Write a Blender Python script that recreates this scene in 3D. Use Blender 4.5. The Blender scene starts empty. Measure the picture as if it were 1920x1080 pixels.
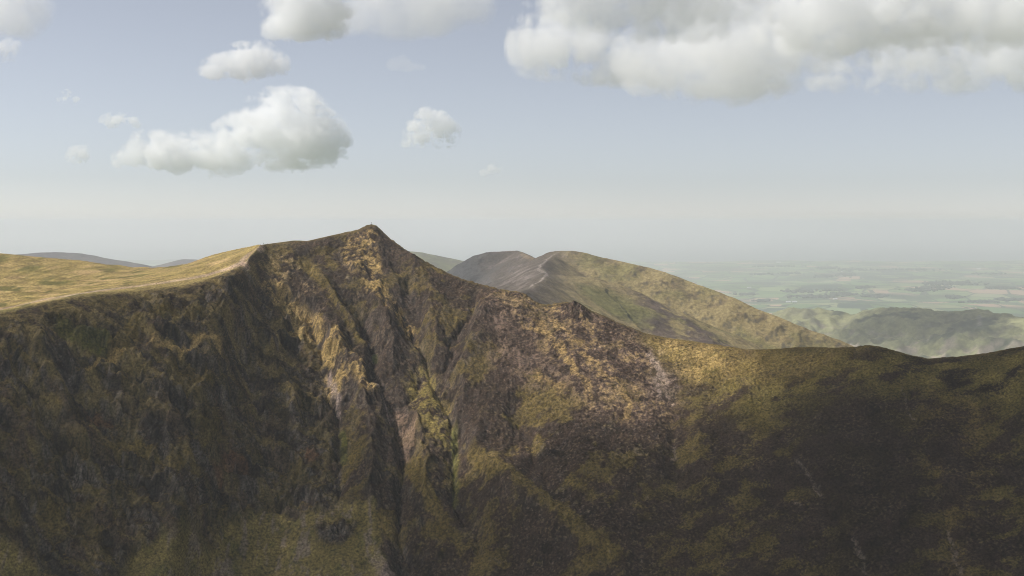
import bpy, math, random
import numpy as np, time
_T0 = time.time()

# ------------------------------------------------------------------ camera, world, sun, exposure
SC = bpy.context.scene
COL = SC.collection
FPX, HOR = 2400.0, 415.0            # focal length and horizon row, in pixels of the 1920-wide photograph
CAM_Z = 800.0
PITCH = math.atan((540.0 - HOR) / FPX)
cam_d = bpy.data.cameras.new('camera'); cam = bpy.data.objects.new('camera', cam_d); COL.objects.link(cam)
cam_d.sensor_width = 36.0; cam_d.lens = 36.0 * FPX / 1920.0
cam_d.clip_start = 1.0; cam_d.clip_end = 300000.0
cam.location = (0, 0, CAM_Z); cam.rotation_euler = (math.pi / 2 - PITCH, 0, 0)
SC.camera = cam

SUN_EL, SUN_AZ = math.radians(49), math.radians(-84)      # azimuth from +Y, negative = to the left
SUN = np.array([math.sin(SUN_AZ) * math.cos(SUN_EL), math.cos(SUN_AZ) * math.cos(SUN_EL), math.sin(SUN_EL)])
world = bpy.data.worlds.new('World'); SC.world = world; world.use_nodes = True
wn = world.node_tree.nodes; wl = world.node_tree.links
bg = wn['Background']
sky = wn.new('ShaderNodeTexSky'); sky.sky_type = 'NISHITA'; sky.sun_disc = False
sky.sun_elevation = SUN_EL; sky.sun_rotation = SUN_AZ
sky.altitude = 2500; sky.air_density = 1.0; sky.dust_density = 0.6; sky.ozone_density = 2.0
hsv = wn.new('ShaderNodeHueSaturation'); hsv.inputs['Saturation'].default_value = 0.41; hsv.inputs['Value'].default_value = 1.0
tint = wn.new('ShaderNodeVectorMath'); tint.operation = 'MULTIPLY'; tint.inputs[1].default_value = (0.985, 0.97, 0.985)   # slight colour tint over the whole sky
wl.new(sky.outputs[0], hsv.inputs['Color']); wl.new(hsv.outputs[0], tint.inputs[0]); wl.new(tint.outputs[0], bg.inputs[0])
bg.inputs[1].default_value = 0.102
sun_d = bpy.data.lights.new('sun', 'SUN'); sun_d.energy = 5.0; sun_d.angle = math.radians(0.55); sun_d.color = (1.0, 0.975, 0.94)
sun_o = bpy.data.objects.new('sun', sun_d); COL.objects.link(sun_o)
sun_o.rotation_euler = (math.pi / 2 - SUN_EL, 0, -SUN_AZ + math.pi)
sun_o.location = (-2000, 0, 4000)
SC.view_settings.view_transform = 'Standard'; SC.view_settings.look = 'None'
SC.view_settings.exposure = 0.0; SC.view_settings.gamma = 1.0; SC.view_settings.use_curve_mapping = False
SC.cycles.max_bounces = 16; SC.cycles.diffuse_bounces = 2; SC.cycles.volume_bounces = 14
SC.cycles.transparent_max_bounces = 32
SC.cycles.use_denoising = True; SC.cycles.filter_width = 1.05
SC.cycles.use_adaptive_sampling = True; SC.cycles.adaptive_threshold = 0.01

HAZE = 7.2e-5
BOX_TOP = 845.0

# ------------------------------------------------------------------ helpers
def tag(o, label=None, cat=None, group=None, kind=None):
    if label: o['label'] = label
    if cat: o['category'] = cat
    if group: o['group'] = group
    if kind: o['kind'] = kind
    return o

def hash2(ix, iy, seed):
    h = ix * np.uint32(374761393) + iy * np.uint32(668265263) + np.uint32((seed * 2246822519 + 12345) & 0xFFFFFFFF)
    h = (h ^ (h >> np.uint32(13))) * np.uint32(1274126177)
    return (h ^ (h >> np.uint32(16))) & np.uint32(255)

GRX = np.cos(np.arange(256) * 2 * np.pi / 256).astype(np.float32); GRY = np.sin(np.arange(256) * 2 * np.pi / 256).astype(np.float32)
def noise(x, y, seed=0):
    """2-D gradient noise, about -1..1"""
    x = np.asarray(x, np.float64); y = np.asarray(y, np.float64)
    ix = np.floor(x); iy = np.floor(y); fx = (x - ix).astype(np.float32); fy = (y - iy).astype(np.float32)
    ix = ix.astype(np.int32).view(np.uint32) if ix.ndim else np.uint32(int(ix) & 0xFFFFFFFF); iy = iy.astype(np.int32).view(np.uint32) if iy.ndim else np.uint32(int(iy) & 0xFFFFFFFF)
    u = fx * fx * fx * (fx * (fx * 6 - 15) + 10); v = fy * fy * fy * (fy * (fy * 6 - 15) + 10)
    def g(dx, dy):
        h = hash2(ix + np.uint32(dx), iy + np.uint32(dy), seed)
        return GRX[h] * (fx - dx) + GRY[h] * (fy - dy)
    a = g(0, 0); b = g(1, 0); c = g(0, 1); d = g(1, 1)
    return 1.5 * (a + u * (b - a) + v * (c - a) + u * v * (a - b - c + d))

def fbm(x, y, octv=4, seed=0, gain=0.5, lac=2.03):
    r = 0; a = 1.0; t = 0
    for i in range(octv):
        r = r + a * noise(x, y, seed + i * 17); t += a
        x = x * lac + 3.7; y = y * lac - 1.3; a *= gain
    return r / t * 1.3

def ridged(x, y, octv=4, seed=0, gain=0.55, lac=2.05):
    r = 0; a = 1.0; t = 0
    for i in range(octv):
        n = 1 - np.abs(noise(x, y, seed + i * 13)); r = r + a * n * n; t += a
        x = x * lac + 5.1; y = y * lac + 2.2; a *= gain
    return r / t

def blocks(x, y, seed=0):
    """cellular noise: random value of the nearest cell, and how far inside it (0 at the crack)"""
    ix = np.floor(x).astype(np.int32); iy = np.floor(y).astype(np.int32)
    f1 = np.full(x.shape, 9.0, np.float32); f2 = f1.copy(); val = np.zeros(x.shape, np.float32)
    for dx in (-1, 0, 1):
        for dy in (-1, 0, 1):
            cx = ix + dx; cy = iy + dy; u = cx.view(np.uint32); v = cy.view(np.uint32)
            jx = hash2(u, v, seed) / 255.0; jy = hash2(u, v, seed + 7) / 255.0
            d = np.hypot(cx + jx - x, cy + jy - y).astype(np.float32); m = d < f1
            f2 = np.where(m, f1, np.minimum(f2, d)); val = np.where(m, hash2(u, v, seed + 3) / 255.0, val); f1 = np.where(m, d, f1)
    return val, f2 - f1

def sstep(a, b, x):
    t = np.clip((x - a) / (b - a), 0, 1); return t * t * (3 - 2 * t)

def lerp(a, b, t): return a + (b - a) * t

def ray(px, py):
    s, c = math.sin(PITCH), math.cos(PITCH)
    px = np.asarray(px, float); py = np.asarray(py, float)
    dx = px - 960; dy = FPX * c + (540 - py) * s; dz = -FPX * s + (540 - py) * c
    return dx / dy, dz / dy            # per unit of world Y

def at(px, py, Y):
    a, b = ray(px, py); return a * Y, Y, CAM_Z + b * Y

def seg_dist(X, Y, pts):
    """distance to a polyline, with the fraction along it and the signed side (right-hand side positive)"""
    best = np.full(X.shape, 1e9); frac = np.zeros(X.shape); side = np.zeros(X.shape)
    L = [0.0]
    for (a, b) in zip(pts[:-1], pts[1:]): L.append(L[-1] + math.hypot(b[0] - a[0], b[1] - a[1]))
    for i, (a, b) in enumerate(zip(pts[:-1], pts[1:])):
        vx, vy = b[0] - a[0], b[1] - a[1]; l2 = vx * vx + vy * vy + 1e-9
        t = np.clip(((X - a[0]) * vx + (Y - a[1]) * vy) / l2, 0, 1)
        d = np.hypot(X - a[0] - t * vx, Y - a[1] - t * vy)
        m = d < best
        best = np.where(m, d, best); frac = np.where(m, (L[i] + t * math.sqrt(l2)) / L[-1], frac)
        side = np.where(m, np.sign(vx * (Y - a[1]) - vy * (X - a[0])), side)
    return best, frac, side

def poly_sd(X, Y, pts):
    """signed distance to a polygon, positive inside"""
    d, _, _ = seg_dist(X, Y, list(pts) + [pts[0]])
    ins = np.zeros(X.shape, bool); n = len(pts)
    for i in range(n):
        x0, y0 = pts[i]; x1, y1 = pts[(i + 1) % n]
        if y0 == y1: continue
        c = ((y0 > Y) != (y1 > Y)) & (X < (x1 - x0) * (Y - y0) / (y1 - y0) + x0)
        ins ^= c
    return np.where(ins, d, -d)

def grid_mesh(name, X, Y, Z, mat, colour=None, parent=None, smooth=True):
    R, Cn = X.shape
    me = bpy.data.meshes.new(name)
    co = np.stack([X, Y, Z], -1).reshape(-1, 3).astype(np.float32)
    idx = np.arange(R * Cn).reshape(R, Cn)
    q = np.stack([idx[:-1, :-1], idx[:-1, 1:], idx[1:, 1:], idx[1:, :-1]], -1).reshape(-1, 4)
    n = len(q)
    me.vertices.add(len(co)); me.vertices.foreach_set('co', co.ravel())
    me.loops.add(n * 4); me.loops.foreach_set('vertex_index', q.ravel().astype(np.int32))
    me.polygons.add(n); me.polygons.foreach_set('loop_start', (np.arange(n) * 4).astype(np.int32))
    me.polygons.foreach_set('loop_total', np.full(n, 4, np.int32))
    me.update(calc_edges=True)
    me.polygons.foreach_set('use_smooth', np.full(n, smooth, bool))
    if colour is not None:
        at_ = me.color_attributes.new('albedo', 'FLOAT_COLOR', 'POINT')
        c4 = np.ones((len(co), 4), np.float32); c4[:, :3] = colour.reshape(-1, 3)
        at_.data.foreach_set('color', c4.ravel())
    me.materials.append(mat)
    o = bpy.data.objects.new(name, me); COL.objects.link(o); o.parent = parent
    return o

def mesh_obj(name, verts, faces, mat, parent=None, smooth=False):
    me = bpy.data.meshes.new(name); me.from_pydata([tuple(v) for v in verts], [], [tuple(f) for f in faces]); me.update()
    if smooth: me.polygons.foreach_set('use_smooth', np.full(len(me.polygons), True, bool))
    me.materials.append(mat)
    o = bpy.data.objects.new(name, me); COL.objects.link(o); o.parent = parent
    return o

def plain_mat(name, rgb, rough=0.9):
    m = bpy.data.materials.new(name); m.use_nodes = True
    b = m.node_tree.nodes['Principled BSDF']; b.inputs['Base Color'].default_value = (*rgb, 1); b.inputs['Roughness'].default_value = rough
    b.inputs['Specular IOR Level'].default_value = 0.2
    return m

def ground_mat(name, scale, amount=0.45, bump=0.5, bump_dist=0.4):
    """albedo from the mesh (kinds of ground cover), broken up by fine procedural grain"""
    m = bpy.data.materials.new(name); m.use_nodes = True
    nt = m.node_tree; N = nt.nodes; Lk = nt.links
    b = N['Principled BSDF']; b.inputs['Roughness'].default_value = 0.95; b.inputs['Specular IOR Level'].default_value = 0.08
    at_ = N.new('ShaderNodeVertexColor'); at_.layer_name = 'albedo'
    tc = N.new('ShaderNodeNewGeometry')
    n1 = N.new('ShaderNodeTexNoise'); n1.inputs['Scale'].default_value = 1.0 / scale; n1.inputs['Detail'].default_value = 5; n1.inputs['Roughness'].default_value = 0.7
    n2 = N.new('ShaderNodeTexNoise'); n2.inputs['Scale'].default_value = 1.0 / (scale * 9); n2.inputs['Detail'].default_value = 3
    Lk.new(tc.outputs['Position'], n1.inputs['Vector']); Lk.new(tc.outputs['Position'], n2.inputs['Vector'])
    mr = N.new('ShaderNodeMapRange'); mr.inputs[1].default_value = 0.36; mr.inputs[2].default_value = 0.64
    mr.inputs[3].default_value = 1 - amount; mr.inputs[4].default_value = 1 + amount
    Lk.new(n1.outputs['Fac'], mr.inputs[0])
    mr2 = N.new('ShaderNodeMapRange'); mr2.inputs[1].default_value = 0.3; mr2.inputs[2].default_value = 0.7
    mr2.inputs[3].default_value = 1 - amount * 0.5; mr2.inputs[4].default_value = 1 + amount * 0.5
    Lk.new(n2.outputs['Fac'], mr2.inputs[0])
    mu = N.new('ShaderNodeMath'); mu.operation = 'MULTIPLY'; Lk.new(mr.outputs[0], mu.inputs[0]); Lk.new(mr2.outputs[0], mu.inputs[1])
    vm = N.new('ShaderNodeVectorMath'); vm.operation = 'SCALE'; Lk.new(at_.outputs['Color'], vm.inputs[0]); Lk.new(mu.outputs[0], vm.inputs['Scale'])
    Lk.new(vm.outputs[0], b.inputs['Base Color'])
    bp = N.new('ShaderNodeBump'); bp.inputs['Strength'].default_value = bump; bp.inputs['Distance'].default_value = bump_dist
    Lk.new(n1.outputs['Fac'], bp.inputs['Height']); Lk.new(bp.outputs[0], b.inputs['Normal'])
    return m

def blend(col, rgb, w):
    return col + (np.array(rgb) - col) * np.clip(w, 0, 1)[..., None]

# ground-cover albedos
HEATHER = (0.062, 0.043, 0.030); HEATHER_DK = (0.026, 0.020, 0.015); HEATHER_PALE = (0.155, 0.113, 0.086)
GOLD = (0.300, 0.220, 0.085); STRAW = (0.33, 0.25, 0.125); OLIVE = (0.135, 0.104, 0.032); GREEN = (0.088, 0.092, 0.020)
ROCK = (0.050, 0.044, 0.038); ROCK_LT = (0.165, 0.148, 0.128); SCREE = (0.24, 0.195, 0.165); PATHC = (0.34, 0.265, 0.20); RUST = (0.125, 0.068, 0.035)

# ------------------------------------------------------------------ the near mountain
CREST = [(-300,640,1010),(-120,606,1045),(0,585,1080),(60,572,1100),(120,560,1125),(180,551,1150),(250,545,1180),(330,535,1210),(380,525,1228),(420,512,1245),(455,497,1262),
 (470,478,1285),(490,459,1312),(520,455,1330),(550,451,1342),(562,451,1346),(575,452,1350),(610,444,1360),(640,437,1368),(660,433,1372),(670,431,1374),(680,426,1377),(688,422,1378),(697,420,1379),
 (706,423,1379),(714,430,1378),(722,438,1376),(735,449,1373),(750,461,1368),(775,477,1358),(800,491,1348),(825,504,1339),(845,514,1332),(870,524,1325),(900,532,1316),(930,540,1307),
 (960,546,1299),(975,548,1295),(985,553,1292),(1000,563,1288),(1010,569,1286),(1022,571,1284),(1040,569,1280),(1060,567,1276),(1080,567,1272),(1093,573,1269),(1105,581,1266),(1130,591,1260),(1160,604,1254),(1210,625,1244),(1250,633,1236),(1300,640,1226),
 (1350,647,1216),(1400,655,1207),(1440,655,1200),(1480,652,1194),(1520,650,1189),(1560,652,1183),(1600,650,1178),(1630,648,1174),(1660,652,1170),(1700,664,1165),(1740,672,1160),(1800,668,1152),(1850,662,1144),(1890,654,1136),(1920,649,1130),(2000,630,1110),(2150,600,1080)]
c_px = np.array([c[0] for c in CREST], float); c_py = np.array([c[1] for c in CREST], float); c_D = np.array([c[2] for c in CREST], float)
c_x, c_y, c_z = at(c_px, c_py, c_D)
SKYL = [(-250,455,1440),(-100,467,1450),(0,473,1455),(60,478,1460),(100,482,1465),(150,488,1470),(200,494,1475),(250,500,1478),(290,501,1475),(330,498,1465),(360,492,1450),(385,482,1432),(400,477,1420),(430,470,1390),(460,464,1352),(490,457.5,1318)]
s_x, s_y, s_z = at(np.array([s[0] for s in SKYL], float), np.array([s[1] for s in SKYL], float), np.array([s[2] for s in SKYL], float))

def smooth_interp(x, xp, fp, w):
    acc = 0
    offs = np.linspace(-w, w, 9); ws = np.exp(-(offs / w * 1.5) ** 2)
    for o, k in zip(offs, ws): acc = acc + k * np.interp(x + o, xp, fp)
    return acc / ws.sum()

SL_X = [-800, -420, -300, -200, -100, 0, 120, 260, 420, 800]
SL_T = [1.10, 1.06, 1.02, 0.93, 0.86, 0.80, 0.70, 0.62, 0.58, 0.55]
def face_base(x, y):
    yc = smooth_interp(x, c_x, c_y, 14.0)
    zs = smooth_interp(x, c_x, c_z, 45.0); zd = smooth_interp(x, c_x, c_z, 1.6)
    t = yc - y
    sl = np.interp(x, SL_X, SL_T)
    tp = np.maximum(t, 0)
    rd = np.interp(x, [-260, -210], [1.0, 0.0]); drop = sl * (tp - lerp(12, 26, rd) * (1 - np.exp(-tp / lerp(16, 32, rd))))               # the brink is rounded
    drop = np.where(tp > 330, sl * 318 + (tp - 330) * sl * 0.55, drop)   # valley floor eases off
    zf = zs - drop + (zd - zs) * np.exp(-tp / 22.0)
    # behind the crest
    b = np.maximum(-t, 0)
    ys = smooth_interp(x, s_x, s_y, 8.0); zk = smooth_interp(x, s_x, s_z, 4.0)
    left = 1 - sstep(-262, -236, x)
    span = np.maximum(ys - yc, 6.0)
    u = np.clip(b / span, 0, 1.0); over = np.maximum(b - span, 0)
    rise = zd + (zk - zd) * (u * 1.25 - 0.25 * u * u)
    rise = rise - 0.16 * over - 0.0009 * over ** 2
    fall = zd - 0.62 * (b - 5 * (1 - np.exp(-b / 8)))
    zb = lerp(fall, rise, left)
    zb = np.maximum(zb, 120 - b * 0.02)
    return np.where(t >= 0, zf, zb), t, left

def cast(pts, ylo=780, yhi=1700):
    out = []
    Ys = np.arange(ylo, yhi, 1.0)
    for (px, py) in pts:
        a, b = ray(px, py)
        z, _, _ = face_base(a * Ys, Ys)
        hit = np.nonzero(z > CAM_Z + b * Ys)[0]
        k = hit[0] if len(hit) else len(Ys) - 1
        out.append((float(a * Ys[k]), float(Ys[k])))
    return out

# lines in the photograph: gullies (carved), ribs (raised): points, depth in metres, half width left / right
GULLIES = [
 ([(640,556),(662,590),(687,635),(697,690),(702,715),(722,757),(735,790),(757,835),(752,870),(748,907),(750,953),(745,983),(753,1020),(760,1053),(765,1100)], 13, 9, 13),
 ([(728,545),(745,575),(762,600),(778,630),(787,650),(794,680),(812,700),(838,752),(846,785),(852,815),(852,860),(853,927),(875,955),(890,980),(896,1015),(902,1060)], 9, 8, 11),
 ([(487,512),(512,540),(545,568),(583,600),(600,640),(606,675),(603,705),(612,745),(632,775),(640,800),(637,853),(633,907),(628,950)], 9, 9, 11),
 ([(545,470),(575,505),(600,545),(618,575),(640,610),(670,665)], 4, 8, 7),
 ([(900,545),(880,585),(860,625),(842,665),(828,700)], 7, 10, 9),
 ([(620,455),(638,490),(660,520),(690,545),(705,570)], 4, 9, 7),
 ([(760,520),(772,560),(785,600),(792,640)], 5, 12, 9),
 ([(700,700),(715,735),(735,755)], 5, 5, 6),
 ([(790,690),(782,730),(760,765)], 5, 5, 6),
 ([(8,620),(40,690),(80,760),(110,830),(140,900),(160,980)], 9, 9, 9),
 ([(110,690),(160,750),(210,830),(260,900),(300,960)], 7, 8, 8),
 ([(330,640),(345,700),(350,770),(380,860),(420,930)], 6, 8, 10),
 ([(400,560),(430,620),(460,690),(480,770),(500,850),(510,920)], 6, 8, 10),
 ([(960,750),(985,810),(1010,880),(1040,960),(1080,1050)], 4, 12, 12),
 ([(1270,720),(1260,800),(1270,900),(1290,1000)], 3, 10, 10),
 ([(1690,690),(1710,770),(1740,850),(1770,950),(1800,1060)], 3, 7, 7),
 ([(1490,850),(1545,935),(1600,1005),(1625,1080)], 2.5, 4, 4),
]
RIBS = [
 ([(566,480),(592,520),(618,560),(648,605),(672,632),(690,665),(694,700)], 7, 15, 6),
 ([(510,505),(548,545),(588,585),(612,625),(640,665),(676,715),(712,760),(735,815)], 8, 14, 10),
 ([(640,470),(665,510),(700,560),(722,600),(730,640),(728,690),(740,730)], 9, 16, 12),
 ([(700,428),(712,470),(722,510),(752,560)], 5, 14, 9),
 ([(740,455),(770,495),(800,540),(815,590),(812,650),(822,690)], 6, 14, 14),
 ([(897,540),(905,590),(890,650),(866,710),(868,760),(862,800)], 9, 8, 30),
 ([(985,718),(950,735),(925,755),(905,790),(895,850),(930,900),(1010,960),(1100,1030)], 7, 10, 22),
 ([(745,760),(775,780),(800,830),(795,890),(820,960)], 8, 10, 10),
 ([(640,735),(672,740),(690,800),(700,880),(695,960)], 10, 14, 12),
 ([(615,640),(628,670),(640,690)], 6, 5, 6),
 ([(55,600),(80,660),(100,720),(130,790),(170,870)], 7, 9, 9),
 ([(240,560),(280,620),(290,700),(300,790),(330,880)], 6, 12, 12),
 ([(430,520),(450,580),(500,650),(540,740),(560,830)], 8, 12, 12),
 ([(1300,760),(1310,850),(1340,950)], 3, 14, 14),
]

xs = np.concatenate([np.linspace(-900, -600, 26)[:-1], np.linspace(-600, -470, 90)[:-1], np.linspace(-470, 520, 1060), np.linspace(520, 900, 40)[1:]])
fr = np.concatenate([-np.linspace(620, 345, 30)[:-1], -np.linspace(345, 0, 560)[:-1], np.linspace(0, 30, 26)[:-1], np.linspace(30, 260, 120)[:-1], np.linspace(260, 900, 26)])
XM, FM = np.meshgrid(xs, fr)
YM = smooth_interp(xs, c_x, c_y, 14.0)[None, :] + FM
ZB, TM, LEFT = face_base(XM, YM)

# regions of the face, given as outlines on the hillside
WA = [fbm(XM / 28, YM / 28, 3, 3), fbm(XM / 28, YM / 28, 3, 53)]
WB = [fbm(XM / 18, YM / 26, 3, 21), fbm(XM / 18, YM / 26, 3, 22)]
WC = [fbm(XM / 9, YM / 9, 2, 7), fbm(XM / 9, YM / 9, 2, 10)]
def window(pts, pad):
    """slices of the grid that can be touched by something within pad of these points"""
    px = [p[0] for p in pts]; py = [p[1] for p in pts]
    cols = np.nonzero((xs >= min(px) - pad) & (xs <= max(px) + pad))[0]
    if not len(cols): return None
    c = slice(cols[0], cols[-1] + 1)
    rows = np.nonzero(((YM[:, c] >= min(py) - pad) & (YM[:, c] <= max(py) + pad)).any(1))[0]
    if not len(rows): return None
    return (slice(rows[0], rows[-1] + 1), c)

def region(px_pts, soft=8.0, warp=10.0, seed=1):
    pts = cast(px_pts); out = np.zeros(XM.shape); W = window(pts, soft + 2 * warp)
    if W is None: return out
    sg = 1 if seed % 2 else -1
    out[W] = sstep(-soft, soft, poly_sd(XM[W] + sg * warp * WA[seed % 4 // 2][W], YM[W] + warp * WA[1 - seed % 4 // 2][W], pts))
    return out

FACE = sstep(-1, 10, TM)
CRAG = region([(-200,610),(20,600),(120,572),(300,548),(420,522),(470,505),(520,540),(570,600),(600,650),(606,740),(632,800),(640,900),(620,960),(560,985),(520,965),(480,965),(430,1000),(370,1040),(230,1060),(200,1140),(-250,1140)], 8, 14, 3) * FACE
APRON = region([(230,1200),(225,1065),(250,1048),(370,1032),(425,1000),(470,968),(500,955),(535,968),(565,990),(600,960),(640,945),(700,960),(720,1000),(700,1200)], 3, 9, 4)
APRON = np.maximum(APRON, region([(-150,980),(0,1010),(40,1040),(85,1090),(80,1250),(-250,1250)], 3, 8, 5))
OUTCROP = region([(585,1000),(600,985),(640,978),(668,985),(660,1010),(640,1030),(600,1020)], 2, 5, 6)
APRON = APRON * (1 - OUTCROP)

Z = ZB.copy()
# broad swell so that the slopes are not planar
Z += FACE * (5 * fbm(XM / 120, YM / 120, 3, 11) + 2.2 * fbm(XM / 40, YM / 55, 3, 12)) * sstep(4, 50, TM)
top_fade = sstep(2, 22, TM) * lerp(1.0, sstep(5, 55, TM), sstep(-200, -260, XM))
WX = XM + 7 * WB[0] + 2.5 * WC[0]; WY = YM + 5 * WB[1]
for pts, dep, wl_, wr_ in RIBS:
    pts = cast(pts); W = window(pts, 5 * max(wl_, wr_) + 12)
    d, f, s = seg_dist(WX[W], WY[W], pts)
    w = np.where(s > 0, wr_, wl_)
    e = np.exp(-np.power(d / w, 1.15)) * sstep(0, 0.3, f) * (1 - 0.6 * sstep(0.8, 1, f))
    Z[W] += 1.7 * dep * e * sstep(0, 14, TM[W])
for pts, dep, wl_, wr_ in GULLIES:
    pts = cast(pts); W = window(pts, 5 * max(wl_, wr_) + 12)
    d, f, s = seg_dist(WX[W], WY[W], pts)
    w = np.where(s > 0, wr_, wl_)
    e = np.exp(-np.power(d / (w * (1 - 0.45 * f)), 1.1)) * (1 - 0.35 * f) * sstep(0, 0.15, f) * (1 - sstep(0.93, 1, f))
    Z[W] -= 1.6 * dep * e * sstep(0, 14, TM[W])

# crags: fluted rock, broken into ledges that slant down to the right
CENTRE = np.exp(-((XM + 130) / 110) ** 2) * FACE
craggy = np.clip(CRAG * 1.0 + 0.14 * CENTRE + 0.08 * FACE * (1 - sstep(0, 120, XM)) + 0.8 * OUTCROP, 0, 1) * (1 - APRON)
lx = XM + 0.55 * (ZB - 650)
butt = ridged(lx / 75 + 0.25 * WA[0], ZB / 260 + 3.3, 3, 30)
Z += CRAG * (1 - APRON) * top_fade * 15.0 * (butt - 0.5)
flute = ridged((XM + 0.35 * YM) / 30 + 0.45 * WA[1], YM / 30 + 0.45 * WA[0], 4, 32)
Z += craggy * top_fade * (6.0 * (flute - 0.45))
fl2 = ridged(XM / 9 + 0.5 * WC[0], YM / 9 + 0.5 * WC[1], 4, 35)
Z += craggy * top_fade * 2.0 * (fl2 - 0.45)
hh = Z + 0.22 * XM + 16 * WB[0] + 10 * WA[0]
per = 23.0
k = hh / per; fk = k - np.floor(k)
terr = (np.floor(k) + sstep(0.25, 0.75, fk) * 1.0) * per - hh
amt = craggy * top_fade * sstep(-0.35, 0.25, fbm(XM / 60, YM / 40, 3, 38)) * 0.75
Z += terr * amt
h2_ = Z + 0.35 * XM + 7 * WC[1] + 6 * WB[1]; k2_ = h2_ / 8.0; f2_ = k2_ - np.floor(k2_)
Z += ((np.floor(k2_) + sstep(0.25, 0.75, f2_)) * 8.0 - h2_) * craggy * top_fade * 0.5 * sstep(-0.3, 0.3, WA[1])
LEDGE = np.exp(-((fk - 0.08) / 0.14) ** 2) + np.exp(-((fk - 1.0) / 0.16) ** 2)
LEDGE = np.clip(LEDGE, 0, 1) * amt
# knobs of rock along the crest
for (px, py, h, w) in [(1076,578,9,9),(1088,586,6,6),(1090,590,3,5),(1052,575,2.5,6),(985,553,2.5,6),(960,552,2,6),(700,425,2.5,5),(712,434,2,4),(1630,652,2.5,9),(930,545,1.5,6),(1100,590,2,4)]:
    (cx, cy), = cast([(px, py + 5)])
    W = window([(cx, cy)], 3 * w); d = np.hypot(XM[W] - cx, YM[W] - cy)
    Z[W] += h * np.exp(-(d / w) ** 2) * (0.55 + 0.45 * noise(XM[W] / 2.6, YM[W] / 2.6, 40))
# general roughness of heather, tussock and loose rock
rough = FACE * (0.55 + 0.2 * craggy) * lerp(1.0, 0.35 + 0.65 * sstep(3, 40, TM), sstep(-200, -260, XM)) * (1 - 0.75 * APRON)
rgh = ridged(XM / 7.5, YM / 8.5, 3, 41) - 0.5; tuss = np.abs(noise(XM / 2.9, YM / 3.1, 42)); tus2 = noise(XM / 1.7, YM / 1.9, 43)
bx_ = XM + 0.55 * (ZB - 650) + 2.5 * WC[0]; by_ = YM + 2.5 * WC[1]
b1, e1_ = blocks(bx_ / 9.0, by_ / 6.5, 48); b2, e2_ = blocks(bx_ / 3.6 + 9, by_ / 2.8, 49)
stony = np.clip(craggy + 0.10 * CENTRE + 0.15 * FACE * (1 - sstep(60, 260, XM)), 0, 1) * (1 - APRON) * sstep(-0.45, 0.15, fbm(XM / 22, YM / 18, 3, 50) + 0.3 * (craggy - 0.4))
Z += stony * FACE * top_fade * 0.6 * (4.2 * (b1 - 0.5) * sstep(0.0, 0.22, e1_) + 1.9 * (b2 - 0.5) * sstep(0.0, 0.2, e2_) - 1.2 * (1 - sstep(0, 0.16, e1_)))
Z += rough * (2.6 * rgh + 1.2 * fbm(XM / 14, YM / 14, 2, 47) + 1.5 * tuss + 0.7 * tus2 + 0.8 * noise(XM / 4.2, YM / 4.4, 52)) * sstep(-1, 6, TM)
Z += (1 - FACE) * (0.35 * fbm(XM / 22, YM / 30, 3, 44) + 0.13 * noise(XM / 4, YM / 5, 45)) * sstep(-2, -12, TM) * 1.2
# ragged skyline
crest_rock = sstep(-200, -150, XM) * (1 - sstep(90, 130, XM)) + 0.5 * np.exp(-((XM - 325) / 25) ** 2)
Z += (0.6 + 0.8 * crest_rock) * fbm(XM / 5, XM / 9, 4, 46, 0.65) * np.exp(-(TM / 5) ** 2) * sstep(-230, -120, XM)
Z += 0.25 * fbm(XM / 4, YM / 12, 3, 51) * np.exp(-((FM - (smooth_interp(xs, s_x, s_y, 8.0) - smooth_interp(xs, c_x, c_y, 14.0))[None, :]) / 30) ** 2) * LEFT

# slope and facing, for the kinds of cover
gy = np.gradient(Z, axis=0) / np.gradient(YM, axis=0)
gx = np.gradient(Z, axis=1) / np.gradient(XM, axis=1)
steep = np.hypot(gx, gy)

n_big = fbm(XM / 55, YM / 38, 4, 61); n_mid = fbm(XM / 17, YM / 13, 4, 62); n_fine = fbm(XM / 5, YM / 4, 3, 63); n_tiny = noise(XM / 1.5, YM / 1.3, 64)
n_cover = n_mid * 0.6 + n_fine * 0.65 + 0.25 * n_tiny
C = np.zeros(Z.shape + (3,)) + np.array(HEATHER)
C = blend(C, HEATHER_DK, sstep(-0.1, 0.5, n_mid + 0.5 * n_fine))
C = blend(C, HEATHER_DK, sstep(0.45, 0.05, tuss + 0.25 * n_tiny) * FACE * 0.6)
C = blend(C, HEATHER_PALE, sstep(0.1, 0.7, 0.6 * n_fine + 0.6 * n_tiny + 0.4 * tus2) * 0.6)
# olive grass in drifts among the heather
gpatch = sstep(0.02, 0.30, n_big * 0.9 + n_mid * 0.55 + 0.3 * n_fine - 0.06)
C = blend(C, OLIVE, gpatch * FACE * (0.8 - 0.35 * craggy))
# rock where it is steep
rk = sstep(1.1, 1.8, steep + 0.35 * n_fine) * np.clip(craggy + 0.15, 0, 1) * FACE
C = blend(C, ROCK, rk * 0.6)
C = blend(C, ROCK, stony * FACE * sstep(0.45, 0.8, b1) * 0.45)
C = blend(C, ROCK_LT, stony * FACE * sstep(0.72, 0.95, b2) * sstep(0.4, 0.8, b1) * 0.55)
C = blend(C, (0.018, 0.015, 0.012), stony * FACE * (1 - sstep(0.02, 0.14, e1_)) * 0.6)
C = blend(C, ROCK_LT, rk * sstep(0.30, 0.8, fl2 + 0.5 * n_tiny) * 0.55)
C = blend(C, (0.095, 0.066, 0.040), CRAG * sstep(0.0, 0.4, fbm(XM / 34, YM / 22, 3, 65) + 0.3 * n_fine) * 0.6)
C = blend(C, (0.105, 0.084, 0.034), CRAG * sstep(0.0, 0.35, fbm((XM + 0.5 * YM) / 30, YM / 14, 4, 69) + 0.25 * n_fine) * 0.75)
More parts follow.
